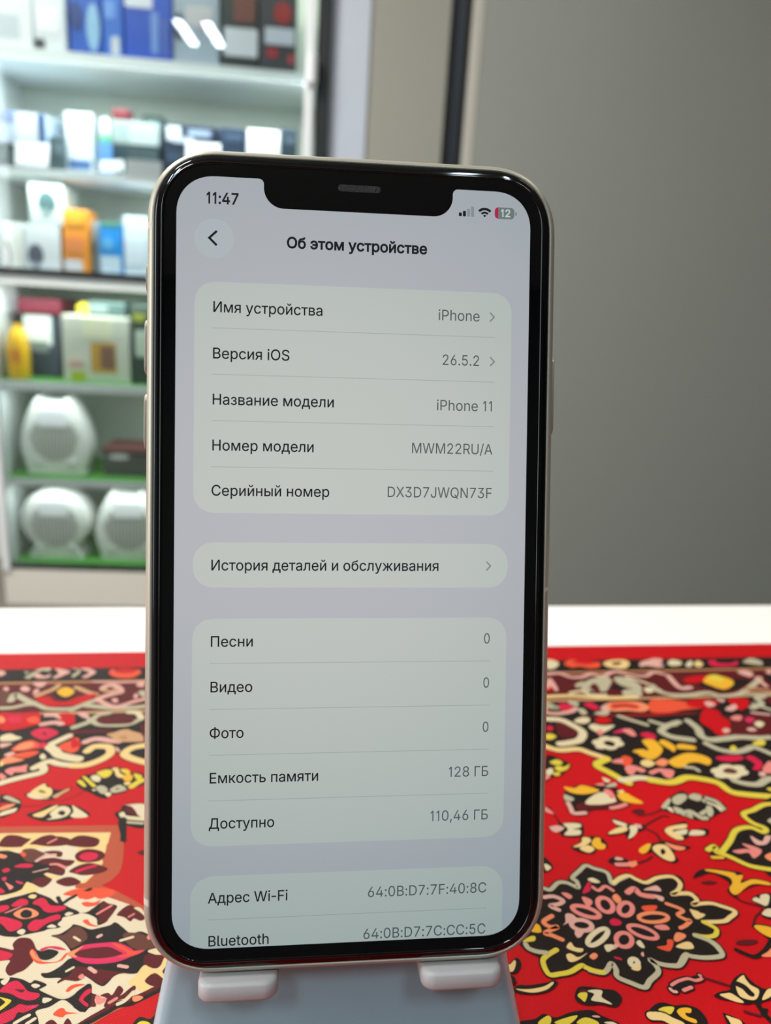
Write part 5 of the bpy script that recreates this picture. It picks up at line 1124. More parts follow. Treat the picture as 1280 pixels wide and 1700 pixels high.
# screen pictures: every element is lit by the backlight, seen through the same glossy glass
def screen_mat(name, color, strength=1.0):
    if name in MATS: return MATS[name]
    m = bpy.data.materials.new(name); m.use_nodes = True; nt = m.node_tree; b = nt.nodes['Principled BSDF']
    b.inputs['Base Color'].default_value = (0.012, 0.012, 0.014, 1); b.inputs['Roughness'].default_value = 0.05
    b.inputs['Emission Strength'].default_value = strength
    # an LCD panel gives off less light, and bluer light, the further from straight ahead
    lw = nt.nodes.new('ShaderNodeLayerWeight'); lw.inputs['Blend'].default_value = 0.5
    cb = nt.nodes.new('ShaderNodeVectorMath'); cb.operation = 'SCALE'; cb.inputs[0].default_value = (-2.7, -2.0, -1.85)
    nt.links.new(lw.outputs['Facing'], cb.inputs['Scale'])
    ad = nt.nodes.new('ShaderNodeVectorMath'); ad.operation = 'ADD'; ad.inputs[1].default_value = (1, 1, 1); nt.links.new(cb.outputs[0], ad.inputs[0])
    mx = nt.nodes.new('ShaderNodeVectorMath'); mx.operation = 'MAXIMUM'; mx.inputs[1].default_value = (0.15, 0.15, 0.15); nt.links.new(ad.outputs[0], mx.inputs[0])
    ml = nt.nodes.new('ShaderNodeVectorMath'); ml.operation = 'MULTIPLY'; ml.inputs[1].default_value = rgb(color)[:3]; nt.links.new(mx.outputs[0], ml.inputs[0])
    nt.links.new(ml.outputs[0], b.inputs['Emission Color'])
    MATS[name] = m; return m
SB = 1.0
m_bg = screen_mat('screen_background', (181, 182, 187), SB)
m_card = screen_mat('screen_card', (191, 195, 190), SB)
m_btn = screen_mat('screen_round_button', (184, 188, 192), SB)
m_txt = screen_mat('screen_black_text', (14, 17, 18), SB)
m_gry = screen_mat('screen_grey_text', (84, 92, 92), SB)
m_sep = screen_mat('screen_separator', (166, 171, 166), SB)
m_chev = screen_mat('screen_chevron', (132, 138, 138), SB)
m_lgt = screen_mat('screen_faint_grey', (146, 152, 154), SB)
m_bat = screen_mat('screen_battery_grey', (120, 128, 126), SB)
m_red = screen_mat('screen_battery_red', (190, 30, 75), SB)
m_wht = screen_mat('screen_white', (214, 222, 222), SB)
def flat_mesh(name, loops_list, m, z, parent, winding=False):
    """loops_list: [(loops, material index)] in phone millimetres"""
    b_ = MB()
    for loops, mi in loops_list:
        v, f = tess(loops, winding); b_.add([(p[0] * mm, p[1] * mm, z * mm) for p in v], f, mi)
    o = b_.build(name, m, parent)
    return o
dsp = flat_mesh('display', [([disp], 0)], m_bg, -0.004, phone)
tag_part = lambda o, l: o.__setitem__('label', l)
tag_part(dsp, 'lit phone display showing a settings page in Russian')
def rr_sp(x0, x1, y0, y1, r, e=2.3): return [sp(x, y) for x, y in rrect(x0, x1, y0, y1, r, 8, e)]
CARDS = ((119.9, 385.6), (419.7, 472.2), (508.3, 775.0))
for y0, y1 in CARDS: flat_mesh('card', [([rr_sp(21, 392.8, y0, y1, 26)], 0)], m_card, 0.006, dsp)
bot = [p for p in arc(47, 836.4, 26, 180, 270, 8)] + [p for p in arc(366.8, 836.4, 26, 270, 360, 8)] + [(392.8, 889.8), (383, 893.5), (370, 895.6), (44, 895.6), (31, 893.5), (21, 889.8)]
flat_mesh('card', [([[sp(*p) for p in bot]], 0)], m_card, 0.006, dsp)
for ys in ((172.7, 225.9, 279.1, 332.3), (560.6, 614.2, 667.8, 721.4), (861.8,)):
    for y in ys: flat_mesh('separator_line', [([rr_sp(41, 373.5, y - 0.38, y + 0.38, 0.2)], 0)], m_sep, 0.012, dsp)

def text(s, x, base, m, size=12.3, align='L', bold=0.0, width=None, sx=1.0, name='text', z=0.018, y_of=None):
    k = size / 509.0; pen = 0; items = []
    for ch in s:
        adv, enc = GLYPHS[ch]
        g = [[tuple(int(q) for q in p.split(',')) for p in l.split()] for l in enc.split('|')] if enc else []
        dx = 0
        if ch == '-': dx = -70; adv -= 140
        items.append((pen + dx, g)); pen += adv
    w = pen * k
    fx = (width / w) if width else sx
    x0 = x if align == 'L' else x - w * fx if align == 'R' else x - w * fx / 2
    LL = []
    for px_, g in items:
        loops = []
        for l in g:
            P = [(px_ + a, b_) for a, b_ in l]
            if bold:
                n = len(P); Q = []
                for i in range(n):
                    p0, p1, p2 = P[i - 1], P[i], P[(i + 1) % n]
                    d1 = Vector((p1[0] - p0[0], p1[1] - p0[1])); d2 = Vector((p2[0] - p1[0], p2[1] - p1[1]))
                    if d1.length < 1e-6 or d2.length < 1e-6: Q.append(p1); continue
                    d1.normalize(); d2.normalize(); t = d1 + d2
                    if t.length < 1e-3: Q.append(p1); continue
                    t.normalize(); nn = Vector((-t.y, t.x)); c = max(0.5, nn.dot(Vector((-d1.y, d1.x))))
                    Q.append((p1[0] + nn.x * bold / c, p1[1] + nn.y * bold / c))
                P = Q
            loops.append([sp(x0 + a * k * fx, base - b_ * k) for a, b_ in P])
        if loops: LL.append((loops, 0))
    return flat_mesh(name, LL, m, z, dsp, True)
BOLDSIGN = 1.0
text('11:47', 32.6, 30.9, m_txt, 12.6, bold=17 * BOLDSIGN, width=38.2)
text('Об этом устройстве', 207.4, 77.6, m_txt, 12.4, 'C', bold=22 * BOLDSIGN, width=165)
LAB = (('Имя устройства', 154.6, 127.4), ('Версия iOS', 207.7, 89.4), ('Название модели', 260.6, 141.8), ('Номер модели', 313.4, 118.8), ('Серийный номер', 365.6, 137.2),
       ('История деталей и обслуживания', 452.2, 268.6), ('Песни', 541.0, 50.6), ('Видео', 594.2, 50.0), ('Фото', 648.0, 40.4), ('Емкость памяти', 700.9, 128.2), ('Доступно', 754.3, 76.8),
       ('Адрес Wi-Fi', 842.2, 93.4), ('Bluetooth', 893.2, 72.0))
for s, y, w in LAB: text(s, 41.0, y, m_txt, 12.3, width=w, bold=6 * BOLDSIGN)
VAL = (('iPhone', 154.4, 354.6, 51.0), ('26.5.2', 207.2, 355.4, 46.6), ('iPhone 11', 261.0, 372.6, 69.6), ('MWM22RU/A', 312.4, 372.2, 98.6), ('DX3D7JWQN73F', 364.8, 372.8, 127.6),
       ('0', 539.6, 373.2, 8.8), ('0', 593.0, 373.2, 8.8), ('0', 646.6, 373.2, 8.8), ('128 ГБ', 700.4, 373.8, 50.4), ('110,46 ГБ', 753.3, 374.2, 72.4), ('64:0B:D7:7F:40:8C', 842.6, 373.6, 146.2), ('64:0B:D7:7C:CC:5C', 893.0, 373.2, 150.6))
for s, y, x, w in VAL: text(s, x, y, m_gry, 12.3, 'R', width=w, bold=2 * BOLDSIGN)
def stroke_loop(P, w):
    """outline of a polyline of width w (mitred, flat ends)"""
    L, Rr = [], []
    n = len(P)
    for i in range(n):
        a = P[max(i - 1, 0)]; b_ = P[min(i + 1, n - 1)]; d = Vector((b_[0] - a[0], b_[1] - a[1])).normalized(); nn = Vector((-d.y, d.x))
        k = w / 2
        if 0 < i < n - 1:
            e = Vector((P[i][0] - a[0], P[i][1] - a[1])).normalized(); k = k / max(0.3, nn.dot(Vector((-e.y, e.x))))
        L.append((P[i][0] + nn.x * k, P[i][1] + nn.y * k)); Rr.append((P[i][0] - nn.x * k, P[i][1] - nn.y * k))
    return L + Rr[::-1]
def chev(x, y, m, h=5.2, w=5.0, t=1.7, d=1, name='chevron'):
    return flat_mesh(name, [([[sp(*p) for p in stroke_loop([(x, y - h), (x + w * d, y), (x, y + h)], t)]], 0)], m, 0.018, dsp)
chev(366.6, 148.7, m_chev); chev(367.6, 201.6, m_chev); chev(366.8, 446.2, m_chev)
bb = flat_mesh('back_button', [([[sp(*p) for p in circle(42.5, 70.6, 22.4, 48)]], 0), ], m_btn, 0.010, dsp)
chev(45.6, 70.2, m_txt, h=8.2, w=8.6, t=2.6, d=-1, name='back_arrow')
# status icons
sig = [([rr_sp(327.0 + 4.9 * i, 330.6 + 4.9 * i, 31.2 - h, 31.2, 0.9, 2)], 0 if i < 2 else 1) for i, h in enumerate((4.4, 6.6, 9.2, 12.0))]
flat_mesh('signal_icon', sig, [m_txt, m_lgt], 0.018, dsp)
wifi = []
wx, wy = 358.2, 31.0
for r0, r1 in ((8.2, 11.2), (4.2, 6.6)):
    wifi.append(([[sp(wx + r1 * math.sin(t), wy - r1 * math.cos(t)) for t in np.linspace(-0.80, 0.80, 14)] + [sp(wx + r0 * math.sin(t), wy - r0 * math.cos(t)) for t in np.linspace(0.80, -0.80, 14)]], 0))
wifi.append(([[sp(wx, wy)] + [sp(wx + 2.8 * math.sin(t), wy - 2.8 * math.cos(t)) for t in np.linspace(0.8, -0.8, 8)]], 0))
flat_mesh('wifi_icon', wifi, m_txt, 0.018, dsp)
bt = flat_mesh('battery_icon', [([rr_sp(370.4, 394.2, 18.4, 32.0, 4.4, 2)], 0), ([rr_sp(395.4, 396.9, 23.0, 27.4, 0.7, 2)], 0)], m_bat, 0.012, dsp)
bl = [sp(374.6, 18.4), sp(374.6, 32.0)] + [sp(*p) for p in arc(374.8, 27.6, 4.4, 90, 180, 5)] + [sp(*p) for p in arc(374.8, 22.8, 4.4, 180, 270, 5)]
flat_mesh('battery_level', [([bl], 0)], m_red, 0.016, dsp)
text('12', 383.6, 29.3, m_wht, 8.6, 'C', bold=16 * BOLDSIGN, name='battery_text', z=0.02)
# earpiece grille in the notch
e0 = plocal(561, 311); e1 = plocal(632, 316)
ey = 75.45 + (448 + 6.2) * PT
earm = mat('earpiece_mesh', (46, 43, 41), 0.7, bump=0.6, bscale=4000)
flat_mesh('earpiece', [([rrect(e0[0], e1[0], (e0[1] + e1[1]) / 2 - 0.62, (e0[1] + e1[1]) / 2 + 0.62, 0.6, 6)], 0)], earm, 0.003, bez)
# buttons on the long sides, following the rounded side
def side_strip(name, y0, y1, side, m, z0=-2.6, z1=-5.6, proud=0.45, rnd=0.6):
    b_ = MB()
    x0 = BW / 2 - 0.35
    v = []
    pr = rrect(z1, z0, min(y0, y1), max(y0, y1), abs(z0 - z1) / 2, 6)
    rings = []
    for d, ins in ((0, 0), (0.35 + proud * 0.7, 0), (0.35 + proud, 0.25)):
        cz, cy_ = (z0 + z1) / 2, (y0 + y1) / 2
        rings.append([(side * (x0 + d) * mm, (cy_ + (q[1] - cy_) * (1 - ins / (abs(y1 - y0) / 2))) * mm, (cz + (q[0] - cz) * (1 - ins / (abs(z0 - z1) / 2))) * mm) for q in pr])
    b_.loft(rings, cap0=True, cap1=True)
    return b_.build(name, m, phone, smooth=40)
ly = lambda y, x=246: plocal(x, y, -3.6)[1]
side_strip('mute_switch', ly(437), ly(485), -1, alu, -3.0, -5.2, 0.3)
side_strip('volume_button', ly(531), ly(621), -1, alu)
side_strip('volume_button', ly(654), ly(746), -1, alu)
side_strip('power_button', ly(590, 914), ly(722, 914), 1, alu)
# antenna bands: thin plastic strips set in the frame
am = mat('antenna_band_plastic', (206, 196, 180), 0.5)
def band_strip(y0, y1, side):
    b_ = MB()
    rr = []
    for y in (y0, y1):
        rr.append([(side * (BW / 2 - i + 0.012) * mm, y * mm, z * mm) for i, z in prof[1:]])
    b_.loft(rr, cap0=False, cap1=False, closed=False)
    return b_.build('antenna_band', am, phone, smooth=60)
band_strip(ly(376), ly(387), -1); band_strip(ly(1479), ly(1490), -1); band_strip(ly(972, 908), ly(978, 908), 1)

# ------------------------------------------------------------------ stand
stand = thing('phone_stand', 'grey phone stand with two front hooks holding the phone upright', 'phone stand')
bz = pc + ay * (-75.45 * mm)                 # bottom middle of the phone
# stand origin on the cloth, below the phone
so = Vector((bz[0], bz[1] + 0.02, RZ + 0.0009))
stand.location = so
SI = (Matrix.Translation(so)).inverted()
def pl2s(x, y, z):                            # phone-face mm -> stand local
    p = PM @ Vector((x * mm, (y - OFF) * mm, z * mm)); return SI @ p
silver = mat('satin_silver_plate', (188, 212, 220), 0.25, metal=0.5)
gryp = mat('light_grey_plastic', (184, 178, 174), 0.42)
# back plate: leaning panel behind the phone, flaring towards the cloth, with rounded long edges
rings = []
def plate_ring(hw, yv, zf, th):
    o = []
    for x, z in ([(-hw + 3.2, zf), (-hw + 1.4, zf - 0.35), (-hw + 0.35, zf - 1.2), (-hw, zf - 2.4), (-hw, zf - th), (-hw + 0.8, zf - th - 0.8)] +
                 [(hw - 0.8, zf - th - 0.8), (hw, zf - th), (hw, zf - 2.4), (hw - 0.35, zf - 1.2), (hw - 1.4, zf - 0.35), (hw - 3.2, zf)]):
        o.append(tuple(pl2s(x - 1.2, yv, z)))
    return o
for yv, hw, zf in ((70, 27, -8.6), (66, 30.5, -8.6), (40, 31.5, -8.6), (10, 32.6, -8.6), (0, 33.2, -8.6), (-6, 34.4, -8.3), (-12, 35.6, -7.4), (-18, 36.6, -5.8), (-22, 37.0, -4.0)):
    rings.append(plate_ring(hw, yv, zf, 3.4))
MB().loft(rings).build('back_plate', silver, stand, smooth=50)
# front hooks
for xl, xr in ((plocal(325, 1630, 2.6)[0], plocal(460.5, 1630, 2.6)[0]), (plocal(703, 1612, 2.6)[0], plocal(838.5, 1612, 2.6)[0])):
    b_ = MB()
    out2 = rrect(xl, xr, -9.5, 1.9, 2.6, 6)
    cxm, czm = (xl + xr) / 2, -3.1
    rr = []
    for yv, ins in ((-0.05, 0.75), (-0.25, 0.3), (-0.75, 0.0), (-2.9, 0.0), (-3.4, 0.25), (-3.65, 0.8)):
        rr.append([tuple(pl2s(p[0] - math.copysign(min(ins, abs(p[0] - cxm)), p[0] - cxm), yv, p[1] - (ins if p[1] > czm else -ins * 0))) for p in out2])
    b_.loft(rr)
    b_.build('hook', gryp, stand, smooth=60)
# base and rear strut
b_ = MB()
bpts = rrect(-30, 30, -6, 74, 8, 6)
b_.loft([[((p[0] - 1.2) * mm, p[1] * mm, z * mm) for p in bpts] for z in (-0.8, 0.4, 3.2)]).build('base_plate', silver, stand, smooth=40, bevel=0.0006)
pa = pl2s(0, 36, -12.6)
MB().tube([(pa.x, pa.y + 0.001, pa.z), (pa.x, 0.052, 0.003)], 0.0045, 12).build('rear_strut', gryp, stand, smooth=60)

# ------------------------------------------------------------------ showcase with shop goods
cab = thing('display_cabinet', 'tall white glass-fronted shop showcase with stocked shelves', 'showcase', cabw(0, 0, FLOOR), (0, 0, YAW))
UL, UR = -0.452, 0.437
DEP = 0.36
SH = dict(A=(0.7100, 0.0280), B=(0.4187, 0.0205), C=(0.1440, 0.0340), D=(-0.1590, 0.0260), E=(-0.4515, 0.0220), F=(-0.7230, 0.0130))
H0 = -FLOOR
cwhite = mat('white_melamine', (226, 232, 230), 0.4)
cback = mat('pale_green_back_panel', (204, 212, 200), 0.6, var=0.03, vscale=6)
calu = mat('white_aluminium_post', (228, 232, 236), 0.35)
cdark = mat('dark_green_black_seal', (14, 24, 25), 0.5)
MB().box(UL, UR, DEP - 0.012, DEP, 0.1, CEIL - 0.25 + H0).build('back_panel', cback, cab)
MB().box(UL - 0.016, UL, 0.02, DEP, 0.0, CEIL - 0.25 + H0).build('side_panel', cwhite, cab)
MB().box(UR, UR + 0.004, 0.03, DEP, 0.0, CEIL - 0.25 + H0).build('side_panel', cback, cab)
MB().box(UL - 0.016, UR + 0.016, 0.0, DEP, CEIL - 0.25 + H0, CEIL - 0.20 + H0).build('top_panel', cwhite, cab)
MB().box(UL - 0.016, UR + 0.016, 0.0, DEP, 0.0, SH['F'][0] - SH['F'][1] + H0).build('base_panel', mat('warm_white_plinth', (222, 218, 208), 0.45), cab)
MB().box(UL + 0.004, UR, 0.002, 0.02, SH['F'][0] - SH['F'][1] + H0, SH['F'][0] + H0).build('bottom_seal', cdark, cab)
for k in 'ABCDEF':
    t, th = SH[k]
    if k == 'F': continue
    MB().box(UL, UR, 0.02, DEP - 0.012, t - th + H0, t + H0).build('shelf', cwhite, cab, bevel=0.002)
MB().box(UL, UR, 0.008, 0.02, SH['C'][0] - 0.006 + H0, SH['C'][0] + 0.013 + H0).build('seal_strip', cdark, cab)
matg = mat('green_shelf_mat', (84, 164, 62), 0.8)
for k in 'DEF':
    MB().box(UL + 0.005, UR - 0.005, 0.024, DEP - 0.02, SH[k][0] + H0, SH[k][0] + 0.003 + H0).build('shelf_mat', matg, cab)
MB().box(UR - 0.030, UR - 0.006, -0.012, 0.02, SH['C'][0] + H0, CEIL - 0.25 + H0).build('corner_post', calu, cab, bevel=0.003)
MB().box(UR, UR + 0.034, 0.004, 0.03, 0.0, CEIL - 0.25 + H0).build('edge_profile', cdark, cab)
MB().box(UL - 0.016, UL + 0.006, -0.012, 0.02, SH['F'][0] - 0.015 + H0, SH['D'][0] + H0 + 0.4).build('corner_post', calu, cab, bevel=0.003)
uh, vh = cabp(521, 120, 0)
b_ = MB(); b_.tube([(UR - 0.012, -0.022, vh + 0.035 + H0), (UR - 0.012, -0.022, vh - 0.035 + H0)], 0.016, 14); b_.build('hinge', calu, cab, smooth=50, bevel=0.004)
# thin glass doors
gm = bpy.data.materials.new('clear_door_glass'); gm.use_nodes = True; nt = gm.node_tree
nt.nodes.remove(nt.nodes['Principled BSDF'])
fr = nt.nodes.new('ShaderNodeFresnel'); fr.inputs['IOR'].default_value = 1.5
tr = nt.nodes.new('ShaderNodeBsdfTransparent'); tr.inputs['Color'].default_value = (0.965, 0.985, 0.972, 1)
gl = nt.nodes.new('ShaderNodeBsdfGlossy'); gl.inputs['Roughness'].default_value = 0.02
mx = nt.nodes.new('ShaderNodeMixShader')
nt.links.new(fr.outputs[0], mx.inputs[0]); nt.links.new(tr.outputs[0], mx.inputs[1]); nt.links.new(gl.outputs[0], mx.inputs[2])
nt.links.new(mx.outputs[0], nt.nodes['Material Output'].inputs['Surface'])
MB().box(UL + 0.008, UR - 0.032, 0.000, 0.004, SH['C'][0] + 0.012 + H0, CEIL - 0.26 + H0).build('glass_door', gm, cab)
MB().box(UL + 0.008, UR - 0.006, 0.000, 0.004, SH['F'][0] + 0.004 + H0, SH['C'][0] - 0.036 + H0).build('glass_door', gm, cab)
# added fill: unseen area lights under the top and below each shelf
def cablight(z, w, power, length=0.84):
    o = area('showcase_fill_light', cabw((UL + UR) / 2, w, z), length, power, (0.88, 0.97, 1.0), rot=(0, 0, YAW), sizey=0.03)
    return o
for z, p in ((CEIL - 0.27, 8.0), (SH['A'][0] - 0.032, 4.2), (SH['B'][0] - 0.026, 2.8), (SH['C'][0] - 0.04, 2.1), (SH['D'][0] - 0.032, 0.9), (SH['E'][0] - 0.028, 0.75)):
    cablight(z, 0.016 if p > 2.5 else 0.045, p)

def place(px0, px1, py, w):
    """horizontal span and height at a depth behind the showcase front"""
    u0, v = cabp(px0, py, w); u1, _ = cabp(px1, py, w); return u0, u1, v
C = lambda *c: mat('paint_%d_%d_%d' % c, c, 0.5)
GL = 0.003                                    # things stand just on the shelf
def goods(name, label, cat, box, shelf, w, depth, color, prints=(), group=None, base=None, bev=0.003):
    """carton or case: px box (x0, y0, x1, y1 top/bottom); prints = flat printed panels (name, px box, colour[, shape])"""
    x0, y0, x1, y1 = box
    u0, u1, v1 = place(x0, x1, y0, w)
    zb = (SH[shelf][0] + (GL + 0.0005 if shelf in 'DEF' else 0.0006)) if base is None else base
    o = thing(name, label, cat, cabw((u0 + u1) / 2, w + depth / 2, zb), (0, 0, YAW), group)
    uc = (u0 + u1) / 2; h = max(v1 - zb, 0.01)
    MB().box(u0 - uc, u1 - uc, -depth / 2, depth / 2, 0, h).build('body', C(*color), o, bevel=bev)
    for i, p in enumerate(prints):
        a0, b0, a1, b1 = p[1]
        q0, q1, t1 = place(a0, a1, b0, w - 0.002); t0 = cabp(a0, b1, w - 0.002)[1]
        t0 = max(t0 - zb, 0.001); t1 = min(max(t1 - zb, t0 + 0.003), h - 0.001) if p[0] not in ('lid', 'top') else t1 - zb
        q0 = max(q0, u0 + 0.001) - uc; q1 = min(q1, u1 - 0.001) - uc
        shape = p[3] if len(p) > 3 else 'rect'
        pts = rrect(q0, q1, t0, t1, 0.004, 3) if shape == 'rect' else circle((q0 + q1) / 2, (t0 + t1) / 2, (q1 - q0) / 2, 28, (t1 - t0) / 2)
        yy = -depth / 2
        MB().prism(pts, yy - 0.0018 - 0.0006 * i, yy + 0.0004, plane='xz').build(p[0], C(*p[2]), o)
    o['top'] = zb + h
    return o
def price_card(label, box, w, tilt=0.0, color=(252, 253, 254), lean=0.3):
    x0, y0, x1, y1 = box
    u0, u1, v1 = place(x0, x1, y0, w); v0 = cabp((x0 + x1) / 2, y1, w)[1]
    o = thing('price_card', label, 'price card', cabw((u0 + u1) / 2, w, v0), (-lean, 0, YAW), 'white price cards in the showcase')
    hw = (u1 - u0) / 2; h = v1 - v0
    ca_, sa_ = math.cos(tilt), math.sin(tilt)
    P = [(x * ca_ - (z - h / 2) * sa_, h / 2 + x * sa_ + (z - h / 2) * ca_) for x, z in rrect(-hw, hw, 0, h, 0.002, 2)]
    MB().prism(P, -0.0006, 0.0006, plane='xz').build('card', C(*color), o)
    b_ = MB(); b_.box(-hw * 0.4, hw * 0.4, 0.0006, 0.010, 0.0, h * 0.35); b_.build('card_holder', mat('clear_white_plastic', (214, 224, 230), 0.25), o)
    return o

# --- top shelf
goods('carton', 'large white carton at the left end of the top shelf', 'box', (-34, -70, 46, 70), 'A', 0.05, 0.22, (236, 240, 244), [('label', (-20, 20, 30, 60), (206, 216, 226))])
goods('carton', 'white carton with dark printed foot beside blue packs on the top shelf', 'box', (50, -60, 103, 74), 'A', 0.06, 0.22, (228, 234, 238), [('label', (44, 62, 74, 78), (60, 66, 72)), ('label', (60, 10, 96, 50), (248, 250, 252))])
goods('blister_pack', 'blue pack with pale oval window standing on the top shelf', 'pack', (110, -60, 164, 78), 'A', 0.08, 0.10, (34, 92, 190), [('window', (142, 4, 164, 84), (150, 196, 226), 'oval'), ('window', (110, 0, 136, 50), (24, 60, 130), 'oval')])
goods('carton', 'narrow bright blue carton with white edge stripe on the top shelf', 'box', (167, -70, 200, 84), 'A', 0.06, 0.18, (58, 118, 214), [('label', (184, 60, 198, 90), (214, 220, 226)), ('label', (172, 0, 190, 30), (110, 160, 232))])
goods('carton', 'wide blue carton with white top label on the top shelf', 'box', (203, -70, 283, 88), 'A', 0.06, 0.2, (30, 84, 196), [('label', (206, -20, 252, 10), (226, 232, 240)), ('label', (250, 20, 262, 88), (120, 160, 224)), ('label', (266, 30, 281, 92), (70, 100, 190))])
goods('carton', 'pale grey carton with dark round picture on the top shelf', 'box', (286, -60, 364, 95), 'A', 0.07, 0.18, (168, 184, 198), [('picture', (287, 20, 306, 66), (52, 60, 78), 'oval'), ('picture', (308, 8, 352, 42), (206, 206, 208)), ('picture', (334, 34, 352, 50), (186, 130, 128), 'oval')])
goods('carton', 'black carton with large white label on the top shelf', 'box', (368, -50, 430, 94), 'A', 0.07, 0.16, (40, 52, 54), [('label', (372, 44, 428, 91), (226, 232, 240)), ('picture', (388, -10, 424, 36), (120, 66, 56))])
goods('carton', 'dark carton with red discs at the right end of the top shelf', 'box', (432, -60, 493, 104), 'A', 0.07, 0.16, (62, 64, 70), [('label', (440, 44, 502, 72), (214, 222, 236)), ('picture', (455, 2, 485, 40), (170, 40, 40), 'oval'), ('picture', (442, 78, 462, 96), (176, 40, 60), 'oval'), ('picture', (478, 90, 496, 106), (200, 70, 80), 'oval')])
# --- second shelf
o = goods('carton', 'dark green case below the pale blue box on the second shelf', 'box', (-12, 236, 26, 272), 'B', 0.05, 0.16, (34, 58, 58), [('label', (-10, 244, 16, 262), (60, 92, 92))])
goods('carton', 'pale blue and white carton lying on a dark case on the second shelf', 'box', (-12, 182, 74, 236), 'B', 0.05, 0.16, (196, 212, 232), [('label', (24, 186, 62, 232), (232, 238, 242)), ('label', (-8, 182, 24, 196), (140, 160, 224)), ('label', (62, 188, 74, 236), (36, 84, 140))], base=o['top'] + 0.0005)
price_card('white price card below the pale blue box on the second shelf', (22, 231, 78, 275), 0.024)
goods('carton', 'dark slate box behind price card at left of second shelf', 'box', (80, 226, 103, 276), 'B', 0.07, 0.14, (66, 88, 92), [('label', (88, 238, 106, 256), (104, 122, 128))])
goods('carton', 'tall pale grey carton in the middle of the second shelf', 'box', (78, 190, 104, 226), 'B', 0.24, 0.08, (150, 166, 166), [('label', (84, 196, 100, 212), (176, 188, 190))])
goods('carton', 'white box with pale label beside the spray bottle on the second shelf', 'box', (106, 184, 154, 274), 'B', 0.10, 0.12, (214, 224, 228), [('label', (118, 236, 156, 264), (226, 234, 246)), ('label', (114, 264, 150, 280), (70, 110, 160))])
# spray bottle
def bottle(label, box, w):
    x0, y0, x1, y1 = box
    u0, u1, v1 = place(x0, x1, y0, w); zb = SH['B'][0] + 0.0006; h = v1 - zb; r = (u1 - u0) / 2
    o = thing('spray_bottle', label, 'bottle', cabw((u0 + u1) / 2, w + r, zb), (0, 0, YAW))
    def lathe(name, prof_, c):
        n = 20; MB().loft([[(rr * math.cos(2 * math.pi * k / n), rr * math.sin(2 * math.pi * k / n), z) for k in range(n)] for rr, z in prof_]).build(name, C(*c), o, smooth=50)
    lathe('body', ((r, 0), (r, h * 0.5), (r * 0.9, h * 0.58)), (96, 150, 206)); lathe('neck_band', ((r * 0.92, h * 0.58), (r * 0.8, h * 0.68), (r * 0.7, h * 0.70)), (72, 160, 112)); lathe('cap', ((r * 0.7, h * 0.70), (r * 0.66, h * 0.9), (r * 0.4, h)), (222, 228, 232))
    return o
bottle('blue spray bottle with green band and white cap on the second shelf', (158, 192, 184, 280), 0.06)
price_card('tilted white price card at the foot of the spray bottle', (164, 263, 204, 284), 0.026, 0.12)
o = goods('carton', 'dark grey carton under the light grey box on the second shelf', 'box', (188, 238, 264, 286), 'B', 0.07, 0.06, (58, 76, 78), [('label', (190, 244, 210, 266), (34, 60, 70))])
o2 = goods('carton', 'light grey carton stacked on a dark one on the second shelf', 'box', (184, 198, 264, 238), 'B', 0.07, 0.06, (158, 176, 174), [('label', (214, 206, 262, 246), (180, 194, 192))], base=o['top'] + 0.0005)
goods('carton', 'small dark red box on top of the light grey carton', 'box', (186, 179, 214, 192), 'B', 0.075, 0.05, (112, 40, 48), [('label', (172, 182, 206, 189), (140, 62, 66))], base=o2['top'] + 0.0005)
price_card('white price card hanging over the second shelf edge by the phone', (209, 264, 268, 308), 0.006, lean=0.0)
goods('carton', 'black box with dark green top left of the navy boxes', 'box', (236, 190, 270, 282), 'B', 0.14, 0.12, (40, 62, 56), [('label', (244, 200, 264, 216), (60, 84, 76))])
goods('carton', 'navy box with broken white print on the second shelf', 'box', (271, 203, 358, 300), 'B', 0.07, 0.14, (30, 44, 66), [('print', (276, 208, 300, 232), (222, 228, 236)), ('print', (312, 214, 350, 226), (150, 166, 190)), ('print', (286, 226, 322, 236), (196, 204, 216)), ('label', (276, 252, 300, 268), (50, 70, 92))])
price_card('white price card in front of the navy box above the phone', (308, 231, 365, 272), 0.03)
goods('carton', 'dark navy box between two price cards on the second shelf', 'box', (362, 210, 408, 300), 'B', 0.07, 0.14, (38, 54, 78), [('print', (374, 222, 402, 234), (64, 84, 110))])
price_card('white price card nearest the white corner post', (410, 208, 464, 268), 0.03)
goods('carton', 'slate blue box at the right end of the second shelf', 'box', (466, 212, 492, 300), 'B', 0.07, 0.14, (50, 66, 82), [('print', (474, 226, 494, 240), (80, 96, 112))])
# --- third shelf
o = goods('carton', 'white carton with ring picture at the left end of the third shelf', 'box', (0, 368, 36, 450), 'C', 0.05, 0.14, (232, 234, 226), [('picture', (-18, 398, 17, 446), (120, 96, 84), 'oval'), ('picture', (-18, 403, 12, 441), (250, 250, 246), 'oval')])
o = goods('camera_box', 'lower white camera box with dark dome picture on the third shelf', 'box', (38, 371, 98, 452), 'C', 0.05, 0.14, (222, 228, 230), [('picture', (45, 404, 71, 440), (74, 80, 96), 'oval'), ('picture', (54, 434, 66, 448), (150, 160, 172))])
goods('camera_box', 'upper white camera box with dark lens picture stacked on another', 'box', (46, 302, 104, 371), 'C', 0.05, 0.14, (196, 210, 204), [('picture', (61, 316, 91, 352), (62, 92, 92), 'oval'), ('picture', (70, 346, 82, 358), (130, 150, 150))], base=o['top'] + 0.0005)
goods('carton', 'bright orange carton on the third shelf', 'box', (102, 346, 145, 452), 'C', 0.05, 0.10, (232, 146, 36), [('label', (104, 430, 136, 448), (214, 216, 222)), ('picture', (108, 392, 138, 418), (226, 134, 66)), ('picture', (108, 352, 138, 372), (236, 164, 40))])
